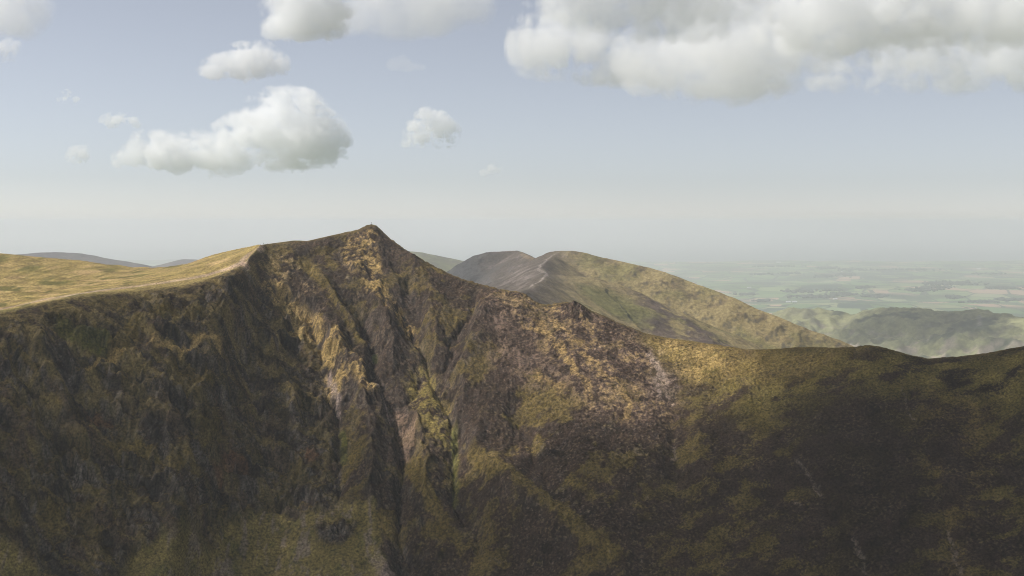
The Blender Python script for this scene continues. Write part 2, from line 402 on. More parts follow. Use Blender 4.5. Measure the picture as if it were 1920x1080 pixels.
# ledges carry grass
flat = 1 - sstep(0.35, 0.75, steep)
C = blend(C, OLIVE, np.clip(flat * 0.9 + LEDGE * 0.55, 0, 1) * craggy * sstep(-0.5, 0.2, n_mid) * 1.0)
C = blend(C, GOLD, flat * craggy * sstep(0.0, 0.5, n_mid) * 0.45)

spk = noise(XM / 2.7, YM / 2.4, 66); spk2 = noise(XM / 4.6, YM / 3.6, 67)
PALE_TUFT = (0.175, 0.135, 0.075)
def speckle(amount):
    global C
    C = blend(C, (0.016, 0.013, 0.010), sstep(0.18, 0.42, spk + 0.35 * spk2) * FACE * (1 - 0.6 * APRON) * amount)
    C = blend(C, PALE_TUFT, sstep(0.20, 0.45, -spk + 0.4 * n_tiny - 0.3 * n_mid) * FACE * (1 - APRON) * amount * 0.6)
def stroke(px_pts, width, rgb, amount, seed=7, taper=True, warp=3.0, breakup=0.6):
    pts = cast(px_pts); W = window(pts, width + 2 * warp)
    if W is None: return
    sg = 1 if seed % 2 else -1
    d, f, s = seg_dist(XM[W] + sg * warp * WC[seed % 4 // 2][W], YM[W] + warp * WC[1 - seed % 4 // 2][W], pts)
    e = 1 - sstep(width * 0.45, width, d)
    if taper: e = e * sstep(0, 0.08, f) * (1 - sstep(0.9, 1, f))
    e = e * np.clip(1 - breakup + breakup * sstep(-0.35, 0.25, n_fine[W] + 0.5 * n_tiny[W]), 0, 1)
    C[W] = blend(C[W], rgb, e * amount)

n_drift = fbm(XM / 34, YM / 17, 5, 84, 0.6) + 0.25 * n_tiny
def patch(px_pts, rgb, amount, soft=6, warp=9, seed=1, lo=-0.4, hi=0.3, nz=None):
    nz = n_cover if nz is None else nz
    pts = cast(px_pts); W = window(pts, soft + 2 * warp)
    if W is None: return
    sg = 1 if seed % 2 else -1
    m = sstep(-soft, soft, poly_sd(XM[W] + sg * warp * WA[seed % 4 // 2][W], YM[W] + warp * WA[1 - seed % 4 // 2][W], pts))
    C[W] = blend(C[W], rgb, m * amount * sstep(lo, hi, nz[W]))

# pale grass of the sunlit ribs and gully sides
patch([(470,505),(505,515),(560,570),(600,612),(640,650),(690,715),(712,755),(690,765),(660,730),(640,740),(615,760),(604,720),(598,660),(560,615),(500,545)], GOLD, 0.85, 4, 7, 71, -0.25, 0.2)
patch([(490,470),(530,462),(545,480),(575,525),(590,575),(560,565),(510,520),(485,500)], STRAW, 0.45, 4, 7, 72, -0.1, 0.35)
patch([(650,445),(690,430),(705,450),(712,500),(722,540),(735,560),(712,560),(690,540),(660,520),(640,490)], GOLD, 0.8, 4, 7, 73, -0.2, 0.25)
patch([(680,530),(700,535),(730,555),(770,600),(785,640),(770,640),(745,610),(700,580),(680,560)], GOLD, 0.75, 3, 5, 74, -0.2, 0.25)
patch([(770,690),(800,680),(830,720),(850,790),(858,860),(850,900),(820,850),(790,800),(770,770),(760,730)], (0.20,0.165,0.05), 0.8, 4, 7, 75, -0.25, 0.2)
patch([(560,480),(580,490),(620,550),(660,615),(690,655),(680,665),(640,615),(600,560),(570,520)], OLIVE, 0.9, 3, 4, 76, -0.6, 0.0)
patch([(735,760),(755,770),(780,790),(775,830),(762,838),(748,805)], (0.21, 0.150, 0.105), 0.7, 3, 4, 77, -0.4, 0.2)
stroke([(612,690),(622,720),(632,750),(636,780)], 4, SCREE, 0.9, 78)
stroke([(700,740),(722,760),(735,785)], 4, SCREE, 0.6, 79)
stroke([(851,790),(853,830),(851,870)], 4.0, (0.17,0.175,0.05), 0.8, 80, True, 2.0, 0.6)
stroke([(851,860),(855,900),(852,940)], 4.0, GREEN, 0.8, 83, True, 2.0, 0.5)
stroke([(640,800),(645,830),(645,870)], 4.0, GREEN, 0.9, 81, True, 1.5, 0.3)
stroke([(703,660),(702,680)], 4.0, (0.08,0.10,0.025), 0.7, 82, True, 1.5, 0.3)
# olive ramps low on the centre and right of centre
for i, pl in enumerate([[(875,840),(905,880),(960,905),(985,930),(1040,965),(1110,1020)], [(762,850),(785,900),(810,950),(850,985)], [(600,985),(650,965),(720,980),(745,985)],
        [(1060,905),(1100,925)], [(640,900),(665,860),(690,840)], [(790,985),(850,1000),(880,1040)], [(1050,975),(1110,1020),(1160,1050)]]):
    stroke(pl, 7.5, OLIVE, 0.9, 90 + i, True, 4, 0.35)
# heather, straw and stones of the sunlit right shoulder
patch([(900,545),(985,560),(1010,575),(1095,580),(1210,630),(1290,645),(1300,720),(1270,790),(1180,800),(1080,760),(1000,720),(920,700)], HEATHER_PALE, 0.75, 8, 10, 101, -0.4, 0.3)
patch([(905,545),(985,560),(1010,575),(1095,582),(1210,632),(1290,645),(1300,720),(1270,790),(1180,800),(1080,760),(1060,700),(940,590)], GOLD, 0.5, 8, 10, 102, 0.1, 0.4)
for i, pl in enumerate([[(975,622),(1010,628),(1040,632)], [(1000,605),(1040,645),(1065,680),(1080,705)], [(1035,610),(1080,640),(1110,655)], [(1040,650),(1070,690),(1100,720),(1110,760)], [(1110,700),(1160,720),(1180,760),(1170,800)], [(1000,700),(1040,725),(1060,740)], [(1090,660),(1130,700)]]):
    stroke(pl, 4.0, (0.30, 0.215, 0.085), 0.6, 110 + i, True, 5, 0.7)
patch([(1205,640),(1250,640),(1290,720),(1260,760),(1225,740)], SCREE, 0.7, 5, 8, 121, -0.1, 0.3)
stroke([(1215,660),(1240,700),(1232,725),(1250,750)], 5, SCREE, 0.8, 122)
# smooth golden grass of the saddle, thinning into drifts among the dark heather of the right-hand slope
RS = [(1250,640),(1400,657),(1520,652),(1630,650),(1740,675),(1930,650),(2080,640),(2080,1150),(1240,1150),(1230,900),(1290,760)]
patch(RS, (0.050, 0.036, 0.027), 0.9, 20, 10, 137, -0.9, -0.3)
patch(RS, (0.120, 0.097, 0.032), 0.88, 20, 10, 138, 0.02, 0.28, n_drift)
patch([(1210,628),(1300,641),(1400,657),(1520,652),(1630,650),(1740,675),(1800,670),(1930,650),(2080,640),(2080,800),(1900,770),(1760,740),(1640,730),(1500,790),(1400,790),(1330,740),(1280,720),(1250,680)], (0.150,0.124,0.038), 0.9, 26, 16, 131, -0.35, 0.05, n_drift)
patch([(1210,628),(1300,641),(1420,660),(1560,655),(1650,655),(1560,690),(1400,720),(1300,720),(1260,680)], (0.165,0.126,0.043), 0.85, 16, 12, 139, -0.8, -0.1)
patch([(1210,628),(1300,641),(1380,660),(1370,700),(1300,720),(1260,680)], GOLD, 0.55, 14, 8, 132, -0.6, 0.2)
patch([(1480,760),(1600,720),(1680,740),(1720,820),(1750,900),(1730,1000),(1700,1100),(1560,1100),(1520,960),(1470,860)], (0.034, 0.025, 0.019), 0.85, 22, 18, 133, -0.5, 0.1, n_drift)
patch([(1720,760),(1800,740),(1850,800),(1860,900),(1820,1000),(1840,1100),(1760,1100),(1770,960),(1740,860)], (0.12, 0.088, 0.032), 0.7, 18, 16, 134, -0.2, 0.2, n_drift)
patch([(1700,690),(1930,670),(2080,690),(2080,800),(1850,780)], HEATHER_DK, 0.8, 12, 14, 135, 0.15, 0.35, -n_drift)
patch([(1250,780),(1420,760),(1490,860),(1520,1000),(1540,1100),(1260,1100)], (0.115, 0.088, 0.032), 0.7, 20, 18, 136, 0.0, 0.3, n_drift)
patch([(1000,800),(1250,780),(1300,1100),(900,1100)], (0.16, 0.13, 0.105), 0.5, 20, 14, 141, 0.35, 0.6)
for i, (pl, w) in enumerate([([(1492,858),(1520,895),(1545,935)], 2.6), ([(1598,1000),(1612,1035),(1626,1085)], 2.4), ([(1775,985),(1790,1030),(1800,1080)], 2.4), ([(1698,765),(1716,785)], 2.0), ([(1490,945),(1505,965)], 2.5), ([(1265,830),(1262,870)], 2.4), ([(1692,720),(1702,765)], 1.4)]):
    stroke(pl, w, (0.19, 0.155, 0.125), 0.6, 140 + i, True, 2.5, 0.8)
UPC = CRAG * sstep(600, 660, Z + 12 * WA[0])
n_ledge = fbm((XM + 0.8 * YM) / 26, (YM - 0.15 * XM) / 9, 4, 85, 0.55)
C = blend(C, (0.165, 0.130, 0.052), UPC * sstep(0.02, 0.3, n_ledge) * 0.8)
C = blend(C, (0.150, 0.120, 0.045), CRAG * (1 - UPC) * sstep(0.22, 0.42, n_ledge) * 0.6)
C = blend(C, (0.020, 0.017, 0.014), CRAG * sstep(0.12, 0.4, -n_ledge + 0.2 * n_tiny) * 0.6)
# rusty bracken and green ledges on the crag
for i, (pl, rgb, w) in enumerate([([(400,888),(440,880),(470,890)], RUST, 5), ([(160,780),(215,785)], RUST, 4), ([(575,855),(590,865)], RUST, 5), ([(430,868),(440,878)], RUST, 3),
        ([(195,828),(240,845),(290,870),(330,890),(385,892)], OLIVE, 5), ([(360,828),(400,820),(415,805)], OLIVE, 4), ([(100,610),(150,630),(210,650)], GREEN, 11), ([(265,600),(240,640),(205,690)], OLIVE, 9),
        ([(280,592),(340,598),(380,590)], OLIVE, 8), ([(270,662),(330,668),(420,655)], GOLD, 4), ([(20,630),(60,690),(95,750),(120,780)], OLIVE, 3), ([(320,690),(370,715),(400,720)], OLIVE, 5), ([(70,960),(130,980)], OLIVE, 7), ([(150,690),(190,675),(240,675)], GOLD, 3)]):
    stroke(pl, w, rgb, 0.85, 160 + i, True, 4, 0.35)
speckle(0.08 + 0.38 * sstep(-0.25, 0.35, fbm(XM / 30, YM / 24, 3, 68)))
# scree apron at the foot of the crag
C = blend(C, (0.155, 0.128, 0.045), APRON * 0.97)
C = blend(C, (0.085, 0.088, 0.026), APRON * sstep(0.0, 0.5, n_mid) * 0.6)
str_n = fbm((XM + 5 * WB[0]) / 8, YM / 34, 3, 170) + 0.35 * n_mid
C = blend(C, (0.16, 0.132, 0.112), APRON * sstep(0.12, 0.5, str_n + 0.35 * n_fine + 0.2 * n_tiny) * 0.75)
C = blend(C, (0.035, 0.03, 0.02), APRON * sstep(0.25, 0.5, spk + 0.3 * spk2) * 0.45)
stroke([(700,1040),(715,1065),(735,1100)], 7, SCREE, 0.6, 175)
# plateau: pale mat-grass, greener and darker tufts to the left
PL = (1 - FACE) * LEFT
C = blend(C, (0.225, 0.180, 0.066), PL * 0.95)
C = blend(C, (0.16, 0.135, 0.042), PL * sstep(0.05, 0.4, fbm(XM / 26, YM / 34, 4, 180)) * sstep(-300, -420, XM) * 0.8)
C = blend(C, (0.34, 0.245, 0.13), PL * sstep(0.1, 0.5, fbm(XM / 40, YM / 25, 3, 181)) * 0.5)
C = blend(C, OLIVE, (1 - FACE) * (1 - LEFT) * 0.7)
C = blend(C, (0.15, 0.115, 0.045), PL * sstep(0.12, 0.45, fbm(XM / 12, YM / 30, 3, 182)) * 0.6)
C = blend(C, (0.11, 0.105, 0.032), PL * sstep(0.22, 0.5, fbm(XM / 22, YM / 45, 3, 183) + 0.1) * sstep(-300, -400, XM) * 0.9)
BR = np.where(TM > 0, np.exp(-(TM / 17.0) ** 2), np.exp(-(TM / 9.0) ** 2)) * sstep(-215, -240, XM)
C = blend(C, (0.165, 0.135, 0.055), BR * 0.9 * sstep(-0.35, 0.25, n_fine + 0.5 * n_mid))
# footpaths
def path(px_pts, w, rgb=PATHC, amount=0.85):
    pts = cast(px_pts); W = window(pts, w + 3)
    d, f, s = seg_dist(XM[W] + 0.8 * WC[0][W], YM[W], pts)
    e = 1 - sstep(w * 0.5, w, d); C[W] = blend(C[W], rgb, e * amount * np.clip(0.75 + 0.35 * n_tiny[W], 0, 1)); Z[W] -= 0.25 * e
path([(491,461),(483,466),(470,474),(461,481),(455,488),(458,496),(463,500)], 4.2)
path([(455,494),(430,503),(390,515),(345,524),(290,532),(250,537),(200,543),(150,550),(100,558),(50,569),(0,580),(-60,592)], 6.5, (0.30,0.235,0.19), 0.8)
path([(180,546),(150,550),(120,556),(90,563)], 4, (0.26,0.235,0.22), 0.5)
path([(345,520),(300,528),(250,533),(200,538)], 3.0, (0.12,0.09,0.05), 0.6)

mean_c = C.mean(-1, keepdims=True); C = np.clip(C * (0.80 + 0.20 * np.clip(mean_c / 0.075, 0, 2.0)), 0.008, 0.6) * np.array([1.04, 0.955, 0.93])
M_MOUNT = ground_mat('mountain_ground', 2.0, 0.6, 0.8, 1.2)
mountain = grid_mesh('mountain', XM, YM, Z, M_MOUNT, C)
tag(mountain, 'dark heathery near mountain with crags, deep gullies and a pointed summit', 'mountain', kind='structure')
print('mountain verts', XM.size, time.time() - _T0)

# ------------------------------------------------------------------ hills behind, each a ridge with spurs
def ridge_hill(name, X, Y, ridges, base, label, cover, mat, rough=(6.0, 60.0), warp=25.0, k=14.0, seed=0):
    """height = soft maximum over ridge lines of (ridge height - slope x distance)"""
    wx = X + warp * fbm(X / (warp * 7), Y / (warp * 7), 3, seed); wy = Y + warp * fbm(X / (warp * 7), Y / (warp * 7), 3, seed + 9)
    acc = np.exp(np.full(X.shape, 0.0)) * 0; ref = base
    H = []
    for pts, sf, sb in ridges:
        P = [at(*p) for p in pts]
        d, f, s = seg_dist(wx, wy, [(p[0], p[1]) for p in P])
        L = np.cumsum([0] + [math.hypot(b[0] - a[0], b[1] - a[1]) for a, b in zip(P[:-1], P[1:])]); L = L / L[-1]
        zr = np.interp(f, L, [p[2] for p in P])
        r0 = k * 0.8
        dd = np.sqrt(d * d + r0 * r0) - r0
        H.append(zr - np.where(s > 0, sb, sf) * dd)
    H = np.stack(H); m = H.max(0)
    Zh = m + k * np.log(np.exp((H - m) / k).sum(0)) * 0.35
    a, lam = rough
    fade = sstep(0, 60, m * 0 + np.abs(m - base)) 
    crestness = np.exp(-(d * 0 + np.min([seg_dist(wx, wy, [(at(*p)[0], at(*p)[1]) for p in r[0]])[0] for r in ridges], 0)) / (lam * 1.2))
    Zh = Zh + a * (1 - 0.85 * crestness) * (ridged(X / lam, Y / lam, 4, seed + 3) - 0.5) * 1.6 + a * 0.12 * fbm(X / (lam / 6), Y / (lam / 6), 3, seed + 5)
    Zh = np.maximum(Zh, base)
    g0 = np.gradient(Zh, axis=0) / np.gradient(Y, axis=0); g1 = np.gradient(Zh, axis=1) / np.gradient(X, axis=1)
    Cc = cover(X, Y, Zh, np.hypot(g0, g1))
    o = grid_mesh(name, X, Y, Zh, mat, Cc)
    tag(o, label, 'hill', kind='structure')
    return o, Zh

def plan(pts3): return [at(*p)[:2] for p in pts3]

# the twin-topped hill behind the ridge
R1 = [(1030,473,2660),(1072,470,2600),(1100,475,2590),(1130,483,2575),(1160,490,2560),(1200,498,2540),(1250,511,2510),(1300,529,2480),(1350,549,2450),(1400,570,2420),(1450,591,2395),(1500,611,2370),(1550,630,2350),(1600,649,2330),(1700,690,2290),(1800,730,2250)]
R2 = [(1050,474,2630),(1036,472,2650),(1024,479,2700),(1012,485,2760),(1000,484,2830),(985,477,2900),(966,470,3000),(945,471,3010),(912,473,3020),(888,479,3030),(862,493,3040),(832,512,3050),(780,545,3060)]
R3 = [(1045,474,2640),(1030,484,2520),(1012,500,2380),(1022,514,2250),(1020,524,2120),(995,540,1900),(970,552,1650)]
R4 = [(1022,514,2250),(1060,517,2260),(1110,521,2290),(1150,530,2300)]
hx = np.linspace(-330, 1180, 560); hy = np.concatenate([np.linspace(1500, 2050, 90)[:-1], np.linspace(2050, 3080, 330)[:-1], np.linspace(3080, 4300, 50)])
HX, HY = np.meshgrid(hx, hy)
def cover_twin(X, Y, Zh, st):
    n1 = fbm(X / 130, Y / 90, 4, 201); n2 = fbm(X / 38, Y / 30, 4, 202); n3 = noise(X / 7, Y / 7, 203)
    c = np.zeros(X.shape + (3,)) + np.array((0.285, 0.222, 0.105))
    c = blend(c, (0.215, 0.182, 0.078), sstep(0.0, 0.4, n1))
    c = blend(c, (0.105, 0.075, 0.055), sstep(0.1, 0.5, n2 + 0.4 * n1 + 0.3 * n3) * 0.55)
    def pm(px, soft, warp): 
        return sstep(-soft, soft, poly_sd(X + warp * n2, Y + warp * n1, plan(px)))
    # heathery lower slopes, left of a line that slants down to the right
    d, f, s = seg_dist(X + 12 * n2, Y + 12 * n2, plan([(1030,520,2160),(1110,520,2290),(1190,550,2300),(1260,585,2270),(1330,625,2220),(1400,660,2170),(1500,700,2100)]))
    hw = sstep(-10, 18, np.where(s > 0, -d, d)) * sstep(150, 260, X)
    c = blend(c, (0.095, 0.070, 0.062), hw * sstep(-0.5, 0.1, n2 + 0.3 * n3) * 0.85)
    c = blend(c, (0.140, 0.132, 0.052), pm([(1080,560,2230),(1150,560,2250),(1230,600,2200),(1200,620,2150),(1110,590,2150)], 18, 20) * 0.85)
    # left-hand top: grey heather, scree and pink stones
    lf = sstep(170, 60, X + 30 * n2 - (Y - 2700) * 0.05)
    c = blend(c, (0.075, 0.062, 0.055), lf * 0.9)
    c = blend(c, (0.17, 0.135, 0.115), lf * sstep(0.0, 0.4, n2 + 0.5 * n1 + 0.2 * n3) * sstep(-190, 0, X) * 0.7)
    c = blend(c, (0.058, 0.060, 0.060), lf * sstep(0, -120, X + 40 * n1) * 0.8)
    c = blend(c, (0.23, 0.19, 0.165), pm([(950,505,2600),(985,500,2560),(1005,512,2400),(1000,530,2200),(960,530,2350),(945,520,2500)], 15, 20) * sstep(-0.2, 0.3, n2 + 0.3 * n3) * 0.5)
    c = blend(c, (0.24, 0.17, 0.085), pm([(975,474,2960),(1010,485,2780),(1000,488,2800),(985,484,2880)], 8, 8) * 0.7)
    c = blend(c, (0.06, 0.06, 0.06), sstep(0.75, 1.05, st + 0.3 * n3) * 0.6)
    for pl, w, rgb in [([(1040,478,2620),(1026,488,2500),(1013,498,2400),(1010,503,2350),(1024,514,2250),(1016,525,2120),(985,545,1900)], 3.2, (0.27,0.225,0.19)), ([(1024,514,2250),(1060,513,2300),(1110,511,2340)], 2.4, (0.24,0.2,0.165))]:
        d, f, s = seg_dist(X + 4 * n2, Y + 4 * n2, plan(pl)); c = blend(c, rgb, (1 - sstep(w * 0.5, w, d)) * 0.8)
    return c
M_FAR = ground_mat('far_hill_ground', 6.0, 0.35, 0.6, 2.5)
ridge_hill('twin_topped_hill', HX, HY, [(R1, 0.60, 0.5), (R2, 0.62, 0.62), (R3, 0.48, 0.55), (R4, 0.45, 0.45)], 60.0, 'grass and heather hill with two tops and a worn path, behind the saddle of the near ridge', cover_twin, M_FAR, (3.2, 48.0), 9.0, 5.0, 210)

def cover_far(a, b, sc):
    def f(X, Y, Zh, st):
        c = np.zeros(X.shape + (3,)) + np.array(a)
        n = fbm(X / sc, Y / sc, 4, 221); n2 = fbm(X / (sc * 0.25), Y / (sc * 0.25), 3, 222)
        c = blend(c, b, sstep(-0.15, 0.35, n + 0.4 * n2)); c = blend(c, (0.06, 0.06, 0.06), sstep(0.6, 0.9, st) * 0.5)
        return c
    return f
def far_grid(x0, x1, y0, y1, nx, ny): return np.meshgrid(np.linspace(x0, x1, nx), np.linspace(y0, y1, ny))
M_VFAR = ground_mat('distant_ground', 25.0, 0.3, 0.5, 6.0)
X_, Y_ = far_grid(-3600, -1000, 5400, 7800, 200, 120)
ridge_hill('rounded_hill', X_, Y_, [([(-80,486,6600),(20,478,6550),(70,474,6500),(110,472.5,6500),(150,475,6500),(190,482,6480),(230,489,6450),(275,498,6400),(330,515,6300),(420,545,6200)], 0.22, 0.25)], 60.0, 'low purple-grey rounded hill rising beyond the grassy plateau at far left', cover_far((0.075,0.060,0.062), (0.10,0.085,0.075), 300), M_VFAR, (10, 400), 40, 25, 230)
X_, Y_ = far_grid(-2900, -600, 7000, 9400, 160, 100)
ridge_hill('hazy_hill', X_, Y_, [([(200,530,8400),(270,504,8400),(310,493,8400),(345,486,8350),(372,487,8300),(420,497,8250),(520,530,8200)], 0.22, 0.25)], 60.0, 'small hazy hill peeping over the dip of the grassy plateau', cover_far((0.080,0.066,0.066), (0.11,0.09,0.08), 300), M_VFAR, (8, 400), 40, 25, 240)
X_, Y_ = far_grid(-1500, 500, 5200, 7400, 160, 120)
ridge_hill('pale_hill', X_, Y_, [([(640,480,6200),(720,473,6200),(770,471.5,6200),(800,473,6180),(830,480,6150),(870,491,6100),(905,503,6050),(980,530,6000)], 0.26, 0.25)], 60.0, 'pale green distant hill showing just right of the pointed summit', cover_far((0.14,0.14,0.06), (0.10,0.085,0.06), 260), M_VFAR, (9, 350), 40, 25, 250)
X_, Y_ = far_grid(700, 3900, 4500, 7600, 330, 260)
def cover_low(X, Y, Zh, st):
    n = fbm(X / 260, Y / 200, 4, 261); n2 = fbm(X / 70, Y / 60, 4, 262)
    c = np.zeros(X.shape + (3,)) + np.array((0.24, 0.235, 0.11))
    c = blend(c, (0.045, 0.055, 0.036), sstep(0.0, 0.35, n + 0.4 * n2) * 0.9)
    c = blend(c, (0.42, 0.33, 0.25), sstep(0.05, 0.4, n2 + 0.3 * n) * sstep(370, 270, Zh) * 0.75)
    c = blend(c, (0.08, 0.07, 0.06), sstep(0.1, 0.5, -n + 0.5 * n2) * 0.5)
    dd, f, s = seg_dist(X, Y, plan([(1836,600,5500),(1836,645,5350)])); c = blend(c, (0.22,0.2,0.17), (1 - sstep(5, 14, dd)) * 0.7)
    return c
ridge_hill('low_hill', X_, Y_, [([(1360,640,6100),(1420,600,6050),(1460,583,6000),(1500,577,5980),(1540,579,5950),(1580,587,5900),(1600,590,5860),(1620,582,5830),(1645,577,5800),(1690,577,5750),(1725,579,5700),(1755,585,5660),(1785,587,5640),(1820,583,5600),(1850,585,5570),(1880,592,5550),(1920,604,5520),(1990,625,5500)], 0.34, 0.32),
    ([(1880,600,5400),(1925,598,5350),(2000,590,5300)], 0.3, 0.3)], 60.0, 'hazy green and brown low hill between the near ridge and the farmland', cover_low, M_VFAR, (95, 330), 45, 22, 260)

# ------------------------------------------------------------------ farmland down to the coast, and the sea
gy_ = np.concatenate([np.linspace(-6000, 6000, 40)[:-1], np.linspace(6000, 27500, 260)[:-1], np.array([27500, 28200, 30000, 45000, 92000])])
gx_ = np.concatenate([np.array([-60000, -30000, -18000]), np.linspace(-12000, 13000, 220), np.array([18000, 30000, 60000])])
GX, GY = np.meshgrid(gx_, gy_)
coast = 25200 + 900 * fbm(GX / 2500, GX * 0 + 0.3, 3, 300) - 0.05 * GX
GZ = 48 + 55 * fbm(GX / 3800, GY / 2600, 3, 301) + 14 * fbm(GX / 900, GY / 700, 2, 302)
GZ = np.clip(GZ, 6, 130)
GZ = lerp(GZ, -6.0, sstep(-700, 250, GY - coast))
def gz_at(x, y):
    i = np.clip(np.searchsorted(gy_, y) - 1, 0, len(gy_) - 2); j = np.clip(np.searchsorted(gx_, x) - 1, 0, len(gx_) - 2)
    u = (y - gy_[i]) / (gy_[i + 1] - gy_[i]); v = (x - gx_[j]) / (gx_[j + 1] - gx_[j])
    return (GZ[i, j] * (1 - u) * (1 - v) + GZ[i + 1, j] * u * (1 - v) + GZ[i, j + 1] * (1 - u) * v + GZ[i + 1, j + 1] * u * v)
def fields_mat():
    m = bpy.data.materials.new('fields'); m.use_nodes = True
    nt = m.node_tree; N = nt.nodes; Lk = nt.links; b = N['Principled BSDF']; b.inputs['Roughness'].default_value = 0.95; b.inputs['Specular IOR Level'].default_value = 0.05
    g = N.new('ShaderNodeNewGeometry')
    mp = N.new('ShaderNodeMapping'); mp.inputs['Rotation'].default_value = (0, 0, 0.35); mp.inputs['Scale'].default_value = (1 / 330, 1 / 480, 0.0)
    Lk.new(g.outputs['Position'], mp.inputs[0])
    v = N.new('ShaderNodeTexVoronoi'); v.distance = 'CHEBYCHEV'; v.inputs['Scale'].default_value = 1.0; v.inputs['Randomness'].default_value = 0.8
    Lk.new(mp.outputs[0], v.inputs['Vector'])
    sp = N.new('ShaderNodeSeparateColor'); Lk.new(v.outputs['Color'], sp.inputs[0])
    cr = N.new('ShaderNodeValToRGB'); cr.color_ramp.interpolation = 'CONSTANT'
    e = cr.color_ramp.elements; e[0].position = 0; e[0].color = (0.12, 0.20, 0.065, 1); e[1].position = 0.86; e[1].color = (0.42, 0.29, 0.19, 1)
    for p, c in [(0.2, (0.16, 0.24, 0.085)), (0.4, (0.22, 0.28, 0.115)), (0.55, (0.095, 0.15, 0.06)), (0.68, (0.27, 0.29, 0.14)), (0.78, (0.05, 0.08, 0.05))]:
        q = e.new(p); q.color = (*c, 1)
    Lk.new(sp.outputs[0], cr.inputs[0])
    n = N.new('ShaderNodeTexNoise'); n.inputs['Scale'].default_value = 1 / 1400; n.inputs['Detail'].default_value = 5; Lk.new(g.outputs['Position'], n.inputs['Vector'])
    mr = N.new('ShaderNodeMapRange'); mr.inputs[1].default_value = 0.52; mr.inputs[2].default_value = 0.60; Lk.new(n.outputs['Fac'], mr.inputs[0])
    mx = N.new('ShaderNodeMix'); mx.data_type = 'RGBA'; Lk.new(mr.outputs[0], mx.inputs['Factor']); Lk.new(cr.outputs[0], mx.inputs['A']); mx.inputs['B'].default_value = (0.05, 0.07, 0.04, 1)
    mf = N.new('ShaderNodeMath'); mf.operation = 'MULTIPLY'; mf.inputs[1].default_value = 0.75; Lk.new(mr.outputs[0], mf.inputs[0]); Lk.new(mf.outputs[0], mx.inputs['Factor'])
    # hedges between the fields
    v2 = N.new('ShaderNodeTexVoronoi'); v2.feature = 'DISTANCE_TO_EDGE'; v2.inputs['Randomness'].default_value = 0.8; v2.inputs['Scale'].default_value = 1.0; Lk.new(mp.outputs[0], v2.inputs['Vector'])
    lt = N.new('ShaderNodeMath'); lt.operation = 'LESS_THAN'; lt.inputs[1].default_value = 0.035; Lk.new(v2.outputs['Distance'], lt.inputs[0])
    mx2 = N.new('ShaderNodeMix'); mx2.data_type = 'RGBA'; Lk.new(lt.outputs[0], mx2.inputs['Factor']); Lk.new(mx.outputs['Result'], mx2.inputs['A']); mx2.inputs['B'].default_value = (0.045, 0.065, 0.035, 1)
    Lk.new(mx2.outputs['Result'], b.inputs['Base Color'])
    return m
tag(grid_mesh('ground', GX, GY, GZ, fields_mat()), 'hazy patchwork of green farmland running to the coast', 'farmland', kind='structure')
M_SEA = plain_mat('sea_water', (0.03, 0.05, 0.06), 0.35)
sx_, sy_ = np.meshgrid(np.linspace(-60000, 60000, 9), np.linspace(22000, 91000, 9))
tag(grid_mesh('sea', sx_, sy_, np.zeros(sx_.shape), M_SEA), 'pale sea beyond the coast, merging into the haze', 'sea', kind='structure')

def on_ground(px, py):
    a, b = ray(px, py); Ys = np.arange(7000, 26000, 20.0)
    z = gz_at(a * Ys, Ys); h = np.nonzero(z > CAM_Z + b * Ys)[0]
    Yk = Ys[h[0]] if len(h) else 25000.0
    return float(a * Yk), float(Yk), float(gz_at(np.array(a * Yk), np.array(Yk)))

# woods: many small lumpy crowns each
M_WOOD = plain_mat('woodland_leaf', (0.035, 0.05, 0.028))
rng = random.Random(5)
ICO_V = []; ICO_F = []
def _ico():
    t = (1 + 5 ** 0.5) / 2
    v = [(-1,t,0),(1,t,0),(-1,-t,0),(1,-t,0),(0,-1,t),(0,1,t),(0,-1,-t),(0,1,-t),(t,0,-1),(t,0,1),(-t,0,-1),(-t,0,1)]
    l = math.sqrt(1 + t * t)
    f = [(0,11,5),(0,5,1),(0,1,7),(0,7,10),(0,10,11),(1,5,9),(5,11,4),(11,10,2),(10,7,6),(7,1,8),(3,9,4),(3,4,2),(3,2,6),(3,6,8),(3,8,9),(4,9,5),(2,4,11),(6,2,10),(8,6,7),(9,8,1)]
    return [(a / l, b / l, c / l) for a, b, c in v], f
ICO_V, ICO_F = _ico()
WOODS = [(1600,506,26,2.5,90),(1555,503,22,2.0,70),(1545,519,16,2.0,60),(1590,516,14,2.5,60),(1480,513,22,1.4,50),(1420,515,18,1.2,40),(1500,547,26,2.2,90),(1530,557,40,2.5,130),(1585,553,22,2.5,80),(1560,545,20,1.4,50),(1640,556,26,1.8,70),
 (1700,506,60,1.4,110),(1780,532,50,4,170),(1730,545,28,2.2,80),(1790,558,14,2.5,60),(1750,540,30,1.5,70),(1880,541,28,1.8,110),(1625,540,16,1.5,40),(1840,567,24,1.2,50),(1890,563,22,1.5,60),(1400,553,20,1.2,40),(1430,565,16,1.0,30),(1450,500,40,0.8,50),(1850,514,30,1.2,50)]
for i, (px, py, wpx, hpx, n) in enumerate(WOODS):
    V = []; F = []
    for k in range(n):
        u, v = rng.gauss(0, 0.5), rng.gauss(0, 0.5)
        x, y, z = on_ground(px + u * wpx, py + v * hpx)
        r = rng.uniform(9, 20); b0 = len(V)
        for a, b, c in ICO_V:
            q = r * rng.uniform(0.75, 1.2); V.append((x + a * q * 1.4, y + b * q * 1.4, z + r * 0.55 + c * q * 0.8))
        F += [tuple(b0 + w for w in f) for f in ICO_F]
    o = mesh_obj('woodland', V, F, M_WOOD)
    tag(o, 'hazy dark woodland on the distant farmland', 'woodland', 'woods on the farmland', 'stuff')

